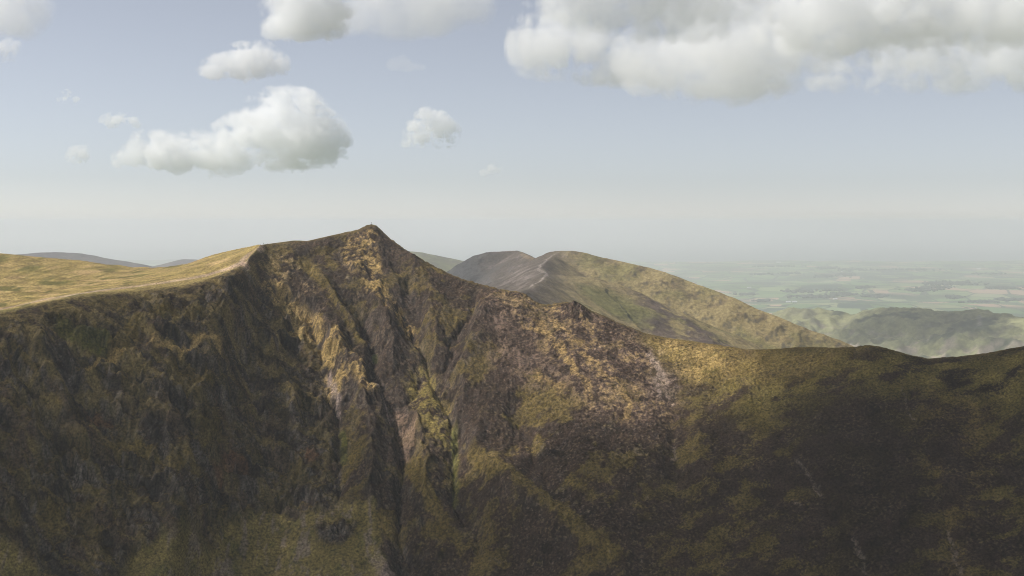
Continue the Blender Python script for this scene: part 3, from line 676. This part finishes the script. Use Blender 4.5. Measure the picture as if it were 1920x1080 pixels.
# white farm buildings scattered on the farmland
M_WALL = plain_mat('white_render', (0.80, 0.79, 0.76)); M_SLATE = plain_mat('slate_roof', (0.16, 0.16, 0.17)); M_TIN = plain_mat('pale_roof', (0.7, 0.7, 0.7))
def box(x0, x1, y0, y1, z0, z1):
    v = [(x0,y0,z0),(x1,y0,z0),(x1,y1,z0),(x0,y1,z0),(x0,y0,z1),(x1,y0,z1),(x1,y1,z1),(x0,y1,z1)]
    return v, [(0,3,2,1),(4,5,6,7),(0,1,5,4),(1,2,6,5),(2,3,7,6),(3,0,4,7)]
def farm_building(px, py, w, d, h, label, roof):
    x, y, z = on_ground(px, py)
    e = bpy.data.objects.new('farm_building', None); COL.objects.link(e); e.location = (x, y, z - 0.5); e.rotation_euler = (0, 0, rng.uniform(-0.3, 0.3))
    tag(e, label, 'building', 'white buildings on the farmland')
    v, f = box(-w / 2, w / 2, -d / 2, d / 2, 0, h); v += [(-w / 2, 0, h + d * 0.32), (w / 2, 0, h + d * 0.32)]; f += [(4, 8, 7), (5, 6, 9)]
    mesh_obj('wall', v, f, M_WALL, e)
    o_ = 0.5; hh_ = h + d * 0.32
    rv = [(-w/2-o_, -d/2-o_, h-0.1), (w/2+o_, -d/2-o_, h-0.1), (w/2+o_, 0, hh_+0.35), (-w/2-o_, 0, hh_+0.35), (-w/2-o_, d/2+o_, h-0.1), (w/2+o_, d/2+o_, h-0.1),
          (-w/2-o_, -d/2-o_, h+0.3), (w/2+o_, -d/2-o_, h+0.3), (w/2+o_, 0, hh_+0.75), (-w/2-o_, 0, hh_+0.75), (-w/2-o_, d/2+o_, h+0.3), (w/2+o_, d/2+o_, h+0.3)]
    rf = [(6,7,8,9),(9,8,11,10),(0,3,2,1),(3,4,5,2),(0,1,7,6),(4,10,11,5),(0,6,9,3),(3,9,10,4),(1,2,8,7),(2,5,11,8)]
    mesh_obj('roof', rv, rf, roof, e)
farm_building(1460, 493, 75, 30, 12, 'long white shed near the coast, brightest building on the far farmland', M_TIN)
farm_building(1405, 540.5, 40, 16, 9, 'white farmhouse alone in green fields, nearest the flank of the grassy hill', M_TIN)
farm_building(1478, 567.5, 42, 14, 8, 'white barn at the foot of the woods, left one of two side by side', M_TIN)
farm_building(1490, 567.0, 46, 14, 8, 'white barn at the foot of the woods, right one of two side by side', M_TIN)
farm_building(1518, 557, 26, 14, 9, 'small white house among the dark village woods', M_SLATE)
farm_building(1566, 561.5, 44, 14, 8, 'white farmstead just right of the dark village woods', M_TIN)
farm_building(1578, 510, 22, 14, 10, 'tiny white house right of the upper wood on the farmland', M_SLATE)
farm_building(1835, 505, 60, 25, 9, 'pale shed on the far right of the coastal plain', M_TIN)

# ------------------------------------------------------------------ haze
bm_v, bm_f = box(-58000, 58000, -5500, 89000, -8.0, BOX_TOP)
hz_m = bpy.data.materials.new('haze_air'); hz_m.use_nodes = True; hz_m.node_tree.nodes.remove(hz_m.node_tree.nodes['Principled BSDF'])
pv = hz_m.node_tree.nodes.new('ShaderNodeVolumePrincipled'); pv.inputs['Density'].default_value = HAZE; pv.inputs['Color'].default_value = (0.975, 0.988, 1.0, 1); pv.inputs['Anisotropy'].default_value = 0.1
hz_m.node_tree.links.new(pv.outputs[0], hz_m.node_tree.nodes['Material Output'].inputs['Volume'])
haze = mesh_obj('haze', bm_v, bm_f, hz_m); tag(haze, 'thin pale haze filling the air over the whole landscape', 'haze', kind='stuff')
print('part2', time.time() - _T0)

# ------------------------------------------------------------------ clouds: closed lumpy shells filled with water droplets
def vnoise3(shape, cells, seed):
    """smooth value noise on a grid, cells = noise cells per axis (floats)"""
    r = np.random.default_rng(seed); n = [max(2, int(math.ceil(c)) + 3) for c in cells]
    a = r.uniform(-1, 1, n).astype(np.float32)
    for ax in range(3):
        t = np.linspace(0, cells[ax], shape[ax]) + 0.5; i = np.floor(t).astype(int); f = t - i; f = f * f * (3 - 2 * f)
        a = np.moveaxis(a, ax, 0); a = a[i] * (1 - f)[:, None, None] + a[i + 1] * f[:, None, None]; a = np.moveaxis(a, 0, ax)
    return a.astype(np.float32)

def fbm3(shape, size, lam, octv, seed, gain=0.6, billow=False):
    r = 0; a = 1.0
    for o in range(octv):
        q = vnoise3(shape, [s / lam for s in size], seed + o); r = r + a * (np.abs(q) if billow else q); lam *= 0.5; a *= gain
    return r

def surface_nets(F, org, h):
    """mesh of F = 0 (positive inside)"""
    nx, ny, nz = F.shape; S = F > 0
    acc = np.zeros((nx - 1, ny - 1, nz - 1, 3), np.float32); cnt = np.zeros((nx - 1, ny - 1, nz - 1), np.float32)
    cor = lambda i, j, k: (slice(i, nx - 1 + i), slice(j, ny - 1 + j), slice(k, nz - 1 + k))
    for ax in range(3):
        for u in (0, 1):
            for v in (0, 1):
                a = [0, 0, 0]; b = [0, 0, 0]; o1, o2 = [q for q in range(3) if q != ax]
                a[o1] = b[o1] = u; a[o2] = b[o2] = v; b[ax] = 1
                fa = F[cor(*a)]; fb = F[cor(*b)]; m = (fa > 0) != (fb > 0)
                t = np.where(m, fa / np.where(m, fa - fb, 1), 0)
                acc[..., ax] += np.where(m, t, 0); acc[..., o1] += m * u; acc[..., o2] += m * v; cnt += m
    on = cnt > 0; vid = np.full(cnt.shape, -1, np.int64); vid[on] = np.arange(on.sum())
    ijk = np.argwhere(on); P = (ijk + acc[on] / cnt[on][:, None]) * h + np.array(org)
    Q = []
    for ax in range(3):
        o1, o2 = [(1, 2), (2, 0), (0, 1)][ax]
        sl0 = [slice(1, -1)] * 3; sl0[ax] = slice(0, -1); sl1 = [slice(1, -1)] * 3; sl1[ax] = slice(1, None)
        m = S[tuple(sl0)] != S[tuple(sl1)]; up = S[tuple(sl0)]
        idx = np.argwhere(m); off = np.ones(3, int); off[ax] = 0; idx = idx + off
        if not len(idx): continue
        e1 = np.zeros(3, int); e1[o1] = 1; e2 = np.zeros(3, int); e2[o2] = 1
        g = lambda d: vid[tuple((idx - d).T)]
        q = np.stack([g(e1 + e2), g(e2), g(e1 * 0), g(e1)], 1)
        flip = ~up[m]; q[flip] = q[flip][:, ::-1]
        Q.append(q)
    return P, np.concatenate(Q)

def cloud_material(name, dens, aniso=0.0):
    m = bpy.data.materials.new(name); m.use_nodes = True; nt = m.node_tree; nt.nodes.remove(nt.nodes['Principled BSDF'])
    v = nt.nodes.new('ShaderNodeVolumeScatter'); v.inputs['Color'].default_value = (1.0, 0.985, 0.955, 1); v.inputs['Density'].default_value = dens; v.inputs['Anisotropy'].default_value = aniso
    nt.links.new(v.outputs[0], nt.nodes['Material Output'].inputs['Volume'])
    return m

def cloud_mesh(P, Q, mat, label, group):
    me = bpy.data.meshes.new('cloud'); n = len(Q)
    me.vertices.add(len(P)); me.vertices.foreach_set('co', P.astype(np.float32).ravel())
    me.loops.add(n * 4); me.loops.foreach_set('vertex_index', Q.ravel().astype(np.int32))
    me.polygons.add(n); me.polygons.foreach_set('loop_start', (np.arange(n) * 4).astype(np.int32)); me.polygons.foreach_set('loop_total', np.full(n, 4, np.int32))
    me.update(calc_edges=True); me.polygons.foreach_set('use_smooth', np.full(n, True, bool)); me.materials.append(mat)
    o = bpy.data.objects.new('cloud', me); COL.objects.link(o); tag(o, label, 'cloud', group)
    print('cloud', n * 2, label)
    return o

def cumulus(blobs, D, base_py, vox_px, dens_px, label, seed, lump=0.55, lam_px=40, flat=1.0, depth=1.0, octv=5, group='clouds in the sky', spread=0.4, puffy=True, edge=0.16, shells=(0.18, 0.4, 0.8), soft=20):
    """blobs in photograph pixels (x, y, r) at distance D; sizes become metres there"""
    k = D / FPX; r0 = random.Random(seed)
    B = []
    for (px, py, r) in blobs:
        x, y, z = at(px, py, D); B.append((x, D + r0.uniform(-1, 1) * r * k * spread, z, r * k))
    zb = at(960, base_py, D)[2]; h = vox_px * k; pad = 2.2 * h
    mx = [max(b[i] + b[3] * 1.75 * (depth if i == 1 else 1) for b in B) + pad for i in range(3)]; mn = [min(b[i] - b[3] * 1.75 * (depth if i == 1 else 1) for b in B) - pad for i in range(3)]
    n = [int((mx[i] - mn[i]) / h) + 2 for i in range(3)]
    ax = [mn[i] + np.arange(n[i]) * h for i in range(3)]
    F = np.full(n, -0.42, np.float32)
    for (x, y, z, r) in B:
        gx = np.exp(-((ax[0] - x) / r) ** 2); gy2 = np.exp(-((ax[1] - y) / (r * depth)) ** 2); gz2 = np.exp(-((ax[2] - z) / r) ** 2)
        F += (gx[:, None, None] * gy2[None, :, None] * gz2[None, None, :]).astype(np.float32)
    size = [n[i] * h for i in range(3)]
    if puffy: N3 = 2.0 * fbm3(n, size, lam_px * k, octv, seed, 0.74, True) + 0.6 * fbm3(n, size, lam_px * k * 1.3, 2, seed + 50)
    else: N3 = 1.0 * fbm3(n, size, lam_px * k, octv, seed)
    Fb = F + 0.42
    F = np.minimum(F, 1.0) + lump * (N3 - N3.mean() - 0.05) * (0.2 + 0.8 * np.clip(Fb / 0.4, 0, 1))
    F = np.where(Fb < 0.10, -1.0, F)
    F -= (flat * sstep(0, 1, (zb + soft * 0.5 * k - ax[2]) / (soft * k)))[None, None, :].astype(np.float32)
    for i in range(3):
        s = [slice(None)] * 3; s[i] = 0; F[tuple(s)] = -1; s[i] = -1; F[tuple(s)] = -1
    P, Q = surface_nets(F + edge, mn, h)
    o = cloud_mesh(P, Q, cloud_material('cloud_droplets', shells[0] * dens_px / k, 0.2), label, group)
    for (th, w, nm) in ((0.0, shells[1], 'inner_cloud'), (-edge * 1.3, shells[2], 'cloud_core')):
        if not w or not (F + th > 0).any(): continue
        P, Q = surface_nets(F + th, mn, h)
        c = cloud_mesh(P, Q, cloud_material(nm + '_droplets', w * dens_px / k, 0.2), None, None); c.name = nm; c.parent = o; del c['category']
    return o

cumulus([(530,205,30),(505,222,36),(560,215,34),(588,240,36),(622,268,26),(560,258,46),(480,255,40),(440,272,34),(520,280,42),(600,280,30),(400,290,32),(362,290,32),(320,290,30),(280,282,30),(255,288,24),(228,302,14),(400,318,14),(440,310,22),(290,300,18),(330,300,18)],
    15000, 322, 2.4, 0.024, 'large heaped white cumulus with a long tail, above the grassy plateau', 11, 1.0, 40, octv=6)
cumulus([(390,130,17),(420,120,22),(455,118,28),(490,110,24),(522,122,17),(450,132,24),(405,136,14),(495,128,20)], 6500, 152, 2.4, 0.026, 'small compact white cloud right above the big cumulus', 23, 0.75, 30, octv=5)
cumulus([(800,228,20),(778,250,18),(760,268,10),(822,236,20),(845,252,16),(815,255,20),(790,262,14),(850,272,10)], 13000, 282, 2.2, 0.026, 'lone small puffy cloud in the middle of the sky', 37, 0.95, 24, octv=5)
cumulus([(530,50,28),(560,42,38),(592,50,30),(570,20,42),(605,25,38),(545,15,30),(550,-15,46),(600,-20,46)], 6000, 78, 3.0, 0.02, 'bright rounded cloud cut by the top edge of the photo', 41, 0.8, 40, octv=5)
cumulus([(10,95,20),(22,80,14),(-15,98,24),(-40,90,24)], 6500, 124, 2.6, 0.018, 'small white cloud on the left edge of the photo', 43, 0.8, 26, octv=5)
cumulus([(30,20,36),(0,30,40),(62,50,20),(25,60,18),(-30,40,50),(70,10,24),(20,-20,50)], 6000, 80, 3.2, 0.008, 'thin ragged cloud in the top left corner of the photo', 47, 0.9, 40, puffy=False, edge=0.25, soft=30)
cumulus([(660,30,30),(700,15,44),(750,22,46),(800,18,46),(845,8,46),(880,0,36),(720,-15,50),(800,-20,60),(770,40,26)], 6200, 74, 4.0, 0.007, 'soft grey cloud bank along the top between bright cloud and large dark bank', 53, 0.85, 60, octv=4, puffy=False, edge=0.25, soft=40)
cumulus([(985,105,26),(1020,95,36),(1060,88,42),(1110,105,42),(1150,120,36),(1190,140,28),(1215,152,18),(1010,60,40),(1080,55,40)], 7200, 165, 3.4, 0.0105, 'grey-bottomed cloud at the left end of the upper right cloud bank', 59, 1.1, 70, depth=1.4, octv=5, edge=0.22, shells=(0.3, 0.5, 0.8), soft=34)
cumulus([(1200,110,40),(1245,135,44),(1260,160,26),(1300,110,56),(1350,135,46),(1400,120,54),(1440,140,44),(1490,125,50),(1320,60,60),(1420,70,60)], 6600, 185, 3.6, 0.0085, 'broad soft grey cloud in the middle of the upper right cloud bank', 61, 1.2, 80, depth=1.3, octv=5, edge=0.26, shells=(0.3, 0.5, 0.7), soft=60)
cumulus([(1480,40,50),(1530,60,52),(1580,75,48),(1640,50,56),(1560,10,60),(1650,0,60),(1500,-10,60),(1600,-40,70)], 5900, 112, 3.6, 0.010, 'bright white billow at the top of the upper right cloud bank', 67, 1.0, 70, depth=1.2, octv=5, edge=0.18, soft=36)
cumulus([(1560,130,42),(1620,125,46),(1680,118,46),(1740,112,46),(1790,112,40),(1840,118,44),(1890,110,46),(1940,105,50),(1990,100,50)], 7000, 168, 3.6, 0.009, 'long low grey cloud along the bottom right of the cloud bank', 71, 1.15, 72, depth=1.3, octv=5, edge=0.24, shells=(0.3, 0.5, 0.8), soft=44)
cumulus([(1720,40,50),(1790,30,60),(1860,40,60),(1930,30,66),(1990,50,60),(1760,-10,60),(1880,-30,80),(1680,10,40)], 5800, 88, 3.8, 0.0105, 'dark grey cloud in the top right corner of the photo', 73, 1.15, 76, depth=1.4, octv=5, edge=0.22, soft=44)
cumulus([(1060,10,40),(1110,25,40),(1160,20,46),(1220,15,46),(1280,20,50),(1340,5,50),(1400,0,50),(1150,-20,50),(1280,-30,60)], 5700, 66, 3.6, 0.008, 'pale ragged cloud along the top edge above the grey bank', 79, 1.2, 66, depth=1.3, octv=5, edge=0.24, shells=(0.3, 0.5, 0.8), soft=40)
cumulus([(735,125,12),(765,122,16),(790,126,12),(750,118,10)], 9000, 136, 2.2, 0.010, 'small thin grey cloud floating alone beneath the top bank', 83, 0.5, 22, octv=4, puffy=False, shells=(0.7, 0, 0), edge=0.05)
for i, (bl, D, by, lab) in enumerate([([(200,228,11),(222,226,14),(245,231,11),(262,236,8)], 14000, 245, 'thin shred of cloud above the tail of the big cumulus'), ([(128,300,8),(138,285,9),(150,292,13),(152,280,9)], 14500, 312, 'faint wisp of cloud left of the big cumulus tail'),
        ([(128,183,11),(116,186,7),(140,184,7)], 12000, 194, 'tiny faint puff high at far left'), ([(908,324,8),(922,320,9),(934,318,6)], 15000, 330, 'tiny faint puff low in the sky right of the summit')]):
    cumulus(bl, D, by, 1.3, 0.05, lab, 70 + i, 1.5, 12, octv=4, puffy=False, shells=(0.7, 0, 0), edge=0.05)

# clouds overhead, out of the picture: they throw the broad shadows that lie on the near mountain
ZC = 1560.0
def lift(px_pts):
    out = []
    for (x, y) in cast(px_pts):
        z = float(face_base(np.array([x]), np.array([y]))[0][0]); t = (ZC - z) / SUN[2]
        out.append((x + SUN[0] * t, y + SUN[1] * t))
    return out
LIT = [lift([(-500,440),(100,440),(490,435),(700,400),(860,480),(1100,540),(1300,610),(1360,650),(1360,690),(1310,745),(1220,775),(1100,770),(1000,735),(930,770),(880,850),(850,880),(790,860),(740,860),(690,790),(640,790),(600,740),(585,650),(545,590),(500,530),(460,510),(400,522),(300,545),(150,556),(0,585),(-200,610),(-500,610)])]
h = 22.0
cx_ = np.arange(-2600, 700, h); cy_ = np.arange(-700, 2300, h); cz_ = np.arange(ZC - 130, ZC + 240, h)
CX, CY = np.meshgrid(cx_, cy_, indexing='ij')
sd = np.full(CX.shape, 1e9)
for lp in LIT: sd = np.minimum(sd, -poly_sd(CX, CY, lp))
cover = lift([(-500,560),(-300,470),(100,470),(500,440),(900,520),(1300,620),(2100,600),(2300,1000),(2000,1150),(-400,1150)])
ox = [p[0] for p in cover]; oy = [p[1] for p in cover]
outer = np.minimum.reduce([CX - (min(ox) - 150), (max(ox) + 150) - CX, CY + 450, (max(oy) + 60) - CY]) + 80 * fbm(CX / 260, CY / 260, 3, 401)  # unseen cloud also stretched back over the camera to shade the near air
sd = np.minimum(sd + 18 * fbm(CX / 90, CY / 90, 3, 402), outer)
thick = np.clip(sd, -60, 300) / 300.0
zz = (cz_ - ZC)
prof = np.where(zz > 0, zz / 190.0, -zz / 70.0)
F = thick[:, :, None] - prof[None, None, :] ** 2 * 1.0
F = F + 0.10 * fbm3(F.shape, [s * h for s in F.shape], 240.0, 3, 411)
F = F.astype(np.float32)
for i in range(3):
    s = [slice(None)] * 3; s[i] = 0; F[tuple(s)] = -1; s[i] = -1; F[tuple(s)] = -1
P, Q = surface_nets(F, (cx_[0], cy_[0], cz_[0]), h)
cloud_mesh(P, Q, cloud_material('overhead_cloud_droplets', 0.0145, 0.6), 'ragged grey cloud overhead, out of the photo, shading the near mountain', 'clouds overhead')
# a smaller one, farther off, shading the low hill on the right
def slab_cloud(cx0, cy0, z0, rx, ry, rz, dens, label, seed):
    hh2 = max(rx, ry) / 22; g = [np.arange(-1.5 * a, 1.5 * a + hh2, hh2) for a in (rx, ry, rz)]
    A, B_, C_ = np.meshgrid(*g, indexing='ij')
    f = 1 - (A / rx) ** 2 - (B_ / ry) ** 2 - (C_ / rz) ** 2 + 0.7 * fbm3(A.shape, [2.9 * rx, 2.9 * ry, 2.9 * rz], rx * 0.9, 4, seed)
    f = f.astype(np.float32)
    for i in range(3):
        q = [slice(None)] * 3; q[i] = 0; f[tuple(q)] = -1; q[i] = -1; f[tuple(q)] = -1
    P2, Q2 = surface_nets(f, (cx0 + g[0][0], cy0 + g[1][0], z0 + g[2][0]), hh2)
    cloud_mesh(P2, Q2, cloud_material('high_cloud_droplets', dens, 0.4), label, 'clouds overhead')
def above(px, py, Y, z): 
    x, y, z1 = at(px, py, Y); t = (z - z1) / SUN[2]; return x + SUN[0] * t, y + SUN[1] * t, z
slab_cloud(*above(1770, 620, 5500, 2150), 330, 420, 110, 0.0045, 'grey cloud high above the frame, shading the low hill on the right', 431)
print('part3', time.time() - _T0)

# ------------------------------------------------------------------ walkers
def walker_mat(name, jacket, trousers, hair=(0.06, 0.04, 0.03)):
    m = bpy.data.materials.new(name); m.use_nodes = True; nt = m.node_tree; N = nt.nodes; b = N['Principled BSDF']; b.inputs['Roughness'].default_value = 0.85
    tc = N.new('ShaderNodeTexCoord'); sp = N.new('ShaderNodeSeparateXYZ'); nt.links.new(tc.outputs['Object'], sp.inputs[0])
    mr = N.new('ShaderNodeMapRange'); mr.inputs[1].default_value = 0; mr.inputs[2].default_value = 1.8; nt.links.new(sp.outputs['Z'], mr.inputs[0])
    cr = N.new('ShaderNodeValToRGB'); cr.color_ramp.interpolation = 'CONSTANT'; e = cr.color_ramp.elements
    e[0].position = 0; e[0].color = (0.03, 0.025, 0.02, 1); e[1].position = 0.055; e[1].color = (*trousers, 1)
    for pz, c in [(0.50, jacket), (0.83, (0.5, 0.32, 0.24)), (0.945, hair)]:
        q = e.new(pz); q.color = (*c, 1)
    nt.links.new(mr.outputs[0], cr.inputs[0]); nt.links.new(cr.outputs[0], b.inputs['Base Color'])
    return m

def person(px, py, label, jacket, trousers, heading, pack=None, arms='down', scale=1.0):
    (x, y), = cast([(px, py)])
    # stand on the finished ground
    j = int(np.argmin(np.abs(xs - x))); i = int(np.argmin(np.abs(YM[:, j] - y))); x, y, z = float(XM[i, j]), float(YM[i, j]), float(Z[i, j])
    root = bpy.data.objects.new('person', None); COL.objects.link(root); root.location = (x, y, z - 0.02); root.rotation_euler = (0, 0, heading); root.scale = (scale,) * 3
    tag(root, label, 'person', 'walkers on the mountain')
    st = 0.16
    V = [((0, 0, 0.95), 0.15), ((0, 0, 1.15), 0.135), ((0, -0.01, 1.38), 0.165), ((0, -0.01, 1.50), 0.07), ((0, -0.03, 1.60), 0.085), ((0, -0.03, 1.72), 0.085),
         ((0.10, 0, 0.88), 0.095), ((0.12, -st, 0.48), 0.065), ((0.12, -st * 0.6, 0.09), 0.045), ((0.12, -st * 0.6 - 0.17, 0.04), 0.04),
         ((-0.10, 0, 0.88), 0.095), ((-0.12, st * 0.3, 0.47), 0.065), ((-0.12, st, 0.09), 0.045), ((-0.12, st - 0.17, 0.04), 0.04),
         ((0.20, 0, 1.40), 0.07), ((0.27, 0.03, 1.12), 0.05), ((0.26, -0.12, 0.90), 0.038), ((0.26, -0.17, 0.82), 0.035),
         ((-0.20, 0, 1.40), 0.07), ((-0.27, 0.0, 1.12), 0.05), ((-0.26, -0.16, 0.92), 0.038), ((-0.26, -0.22, 0.85), 0.035)]
    if arms == 'up': V[15] = ((0.36, -0.05, 1.30), 0.05); V[16] = ((0.30, -0.10, 1.58), 0.038); V[17] = ((0.26, -0.12, 1.66), 0.035)
    E = [(0,1),(1,2),(2,3),(3,4),(4,5),(0,6),(6,7),(7,8),(8,9),(0,10),(10,11),(11,12),(12,13),(2,14),(14,15),(15,16),(16,17),(2,18),(18,19),(19,20),(20,21)]
    me = bpy.data.meshes.new('body'); me.from_pydata([v[0] for v in V], E, []); me.materials.append(walker_mat('walker_clothes', jacket, trousers))
    o = bpy.data.objects.new('body', me); COL.objects.link(o); o.parent = root
    o.modifiers.new('skin', 'SKIN'); sv = me.skin_vertices[0].data
    for k_, (c_, rr) in enumerate(V): sv[k_].radius = (rr, rr * (0.72 if k_ in (0, 1, 2) else 1.0)); sv[k_].use_root = (k_ == 0)
    sb = o.modifiers.new('smooth', 'SUBSURF'); sb.levels = 1; sb.render_levels = 1
    if pack:
        pv_ = []; 
        for zz_, w_, d_ in [(1.02, 0.13, 0.13), (1.10, 0.16, 0.20), (1.35, 0.16, 0.19), (1.47, 0.11, 0.11)]:
            pv_ += [(-w_, 0.10, zz_), (w_, 0.10, zz_), (w_ * 0.85, 0.10 + d_, zz_), (-w_ * 0.85, 0.10 + d_, zz_)]
        pf_ = [(3, 2, 1, 0), (12, 13, 14, 15)]
        for q in range(3):
            for w_ in range(4): pf_.append((q * 4 + w_, q * 4 + (w_ + 1) % 4, q * 4 + 4 + (w_ + 1) % 4, q * 4 + 4 + w_))
        mesh_obj('backpack', pv_, pf_, plain_mat('pack_cloth', pack), root, True)
    return root
person(696, 421.5, 'walker in dark clothes standing on the very summit against the sky', (0.05, 0.06, 0.07), (0.04, 0.04, 0.045), 0.4, (0.06, 0.07, 0.06), 'up', 1.08)
person(488.5, 461.5, 'walker in dark clothes at the head of the sandy path, leftmost of three', (0.035, 0.035, 0.03), (0.03, 0.03, 0.03), 1.2, None, 'down', 1.05)
person(495.5, 460.5, 'walker in dark clothes at the head of the sandy path, middle one of three', (0.03, 0.045, 0.035), (0.025, 0.025, 0.03), 1.5, (0.03, 0.05, 0.03), 'down', 1.1)
person(500.5, 459.0, 'walker in grey clothes at the head of the sandy path, rightmost of three', (0.12, 0.11, 0.10), (0.05, 0.05, 0.05), 1.8)
person(293.5, 534.0, 'lone walker in brown on the edge path along the grassy plateau', (0.11, 0.075, 0.03), (0.06, 0.05, 0.03), 1.5, (0.06, 0.05, 0.03))
print('part4', time.time() - _T0)
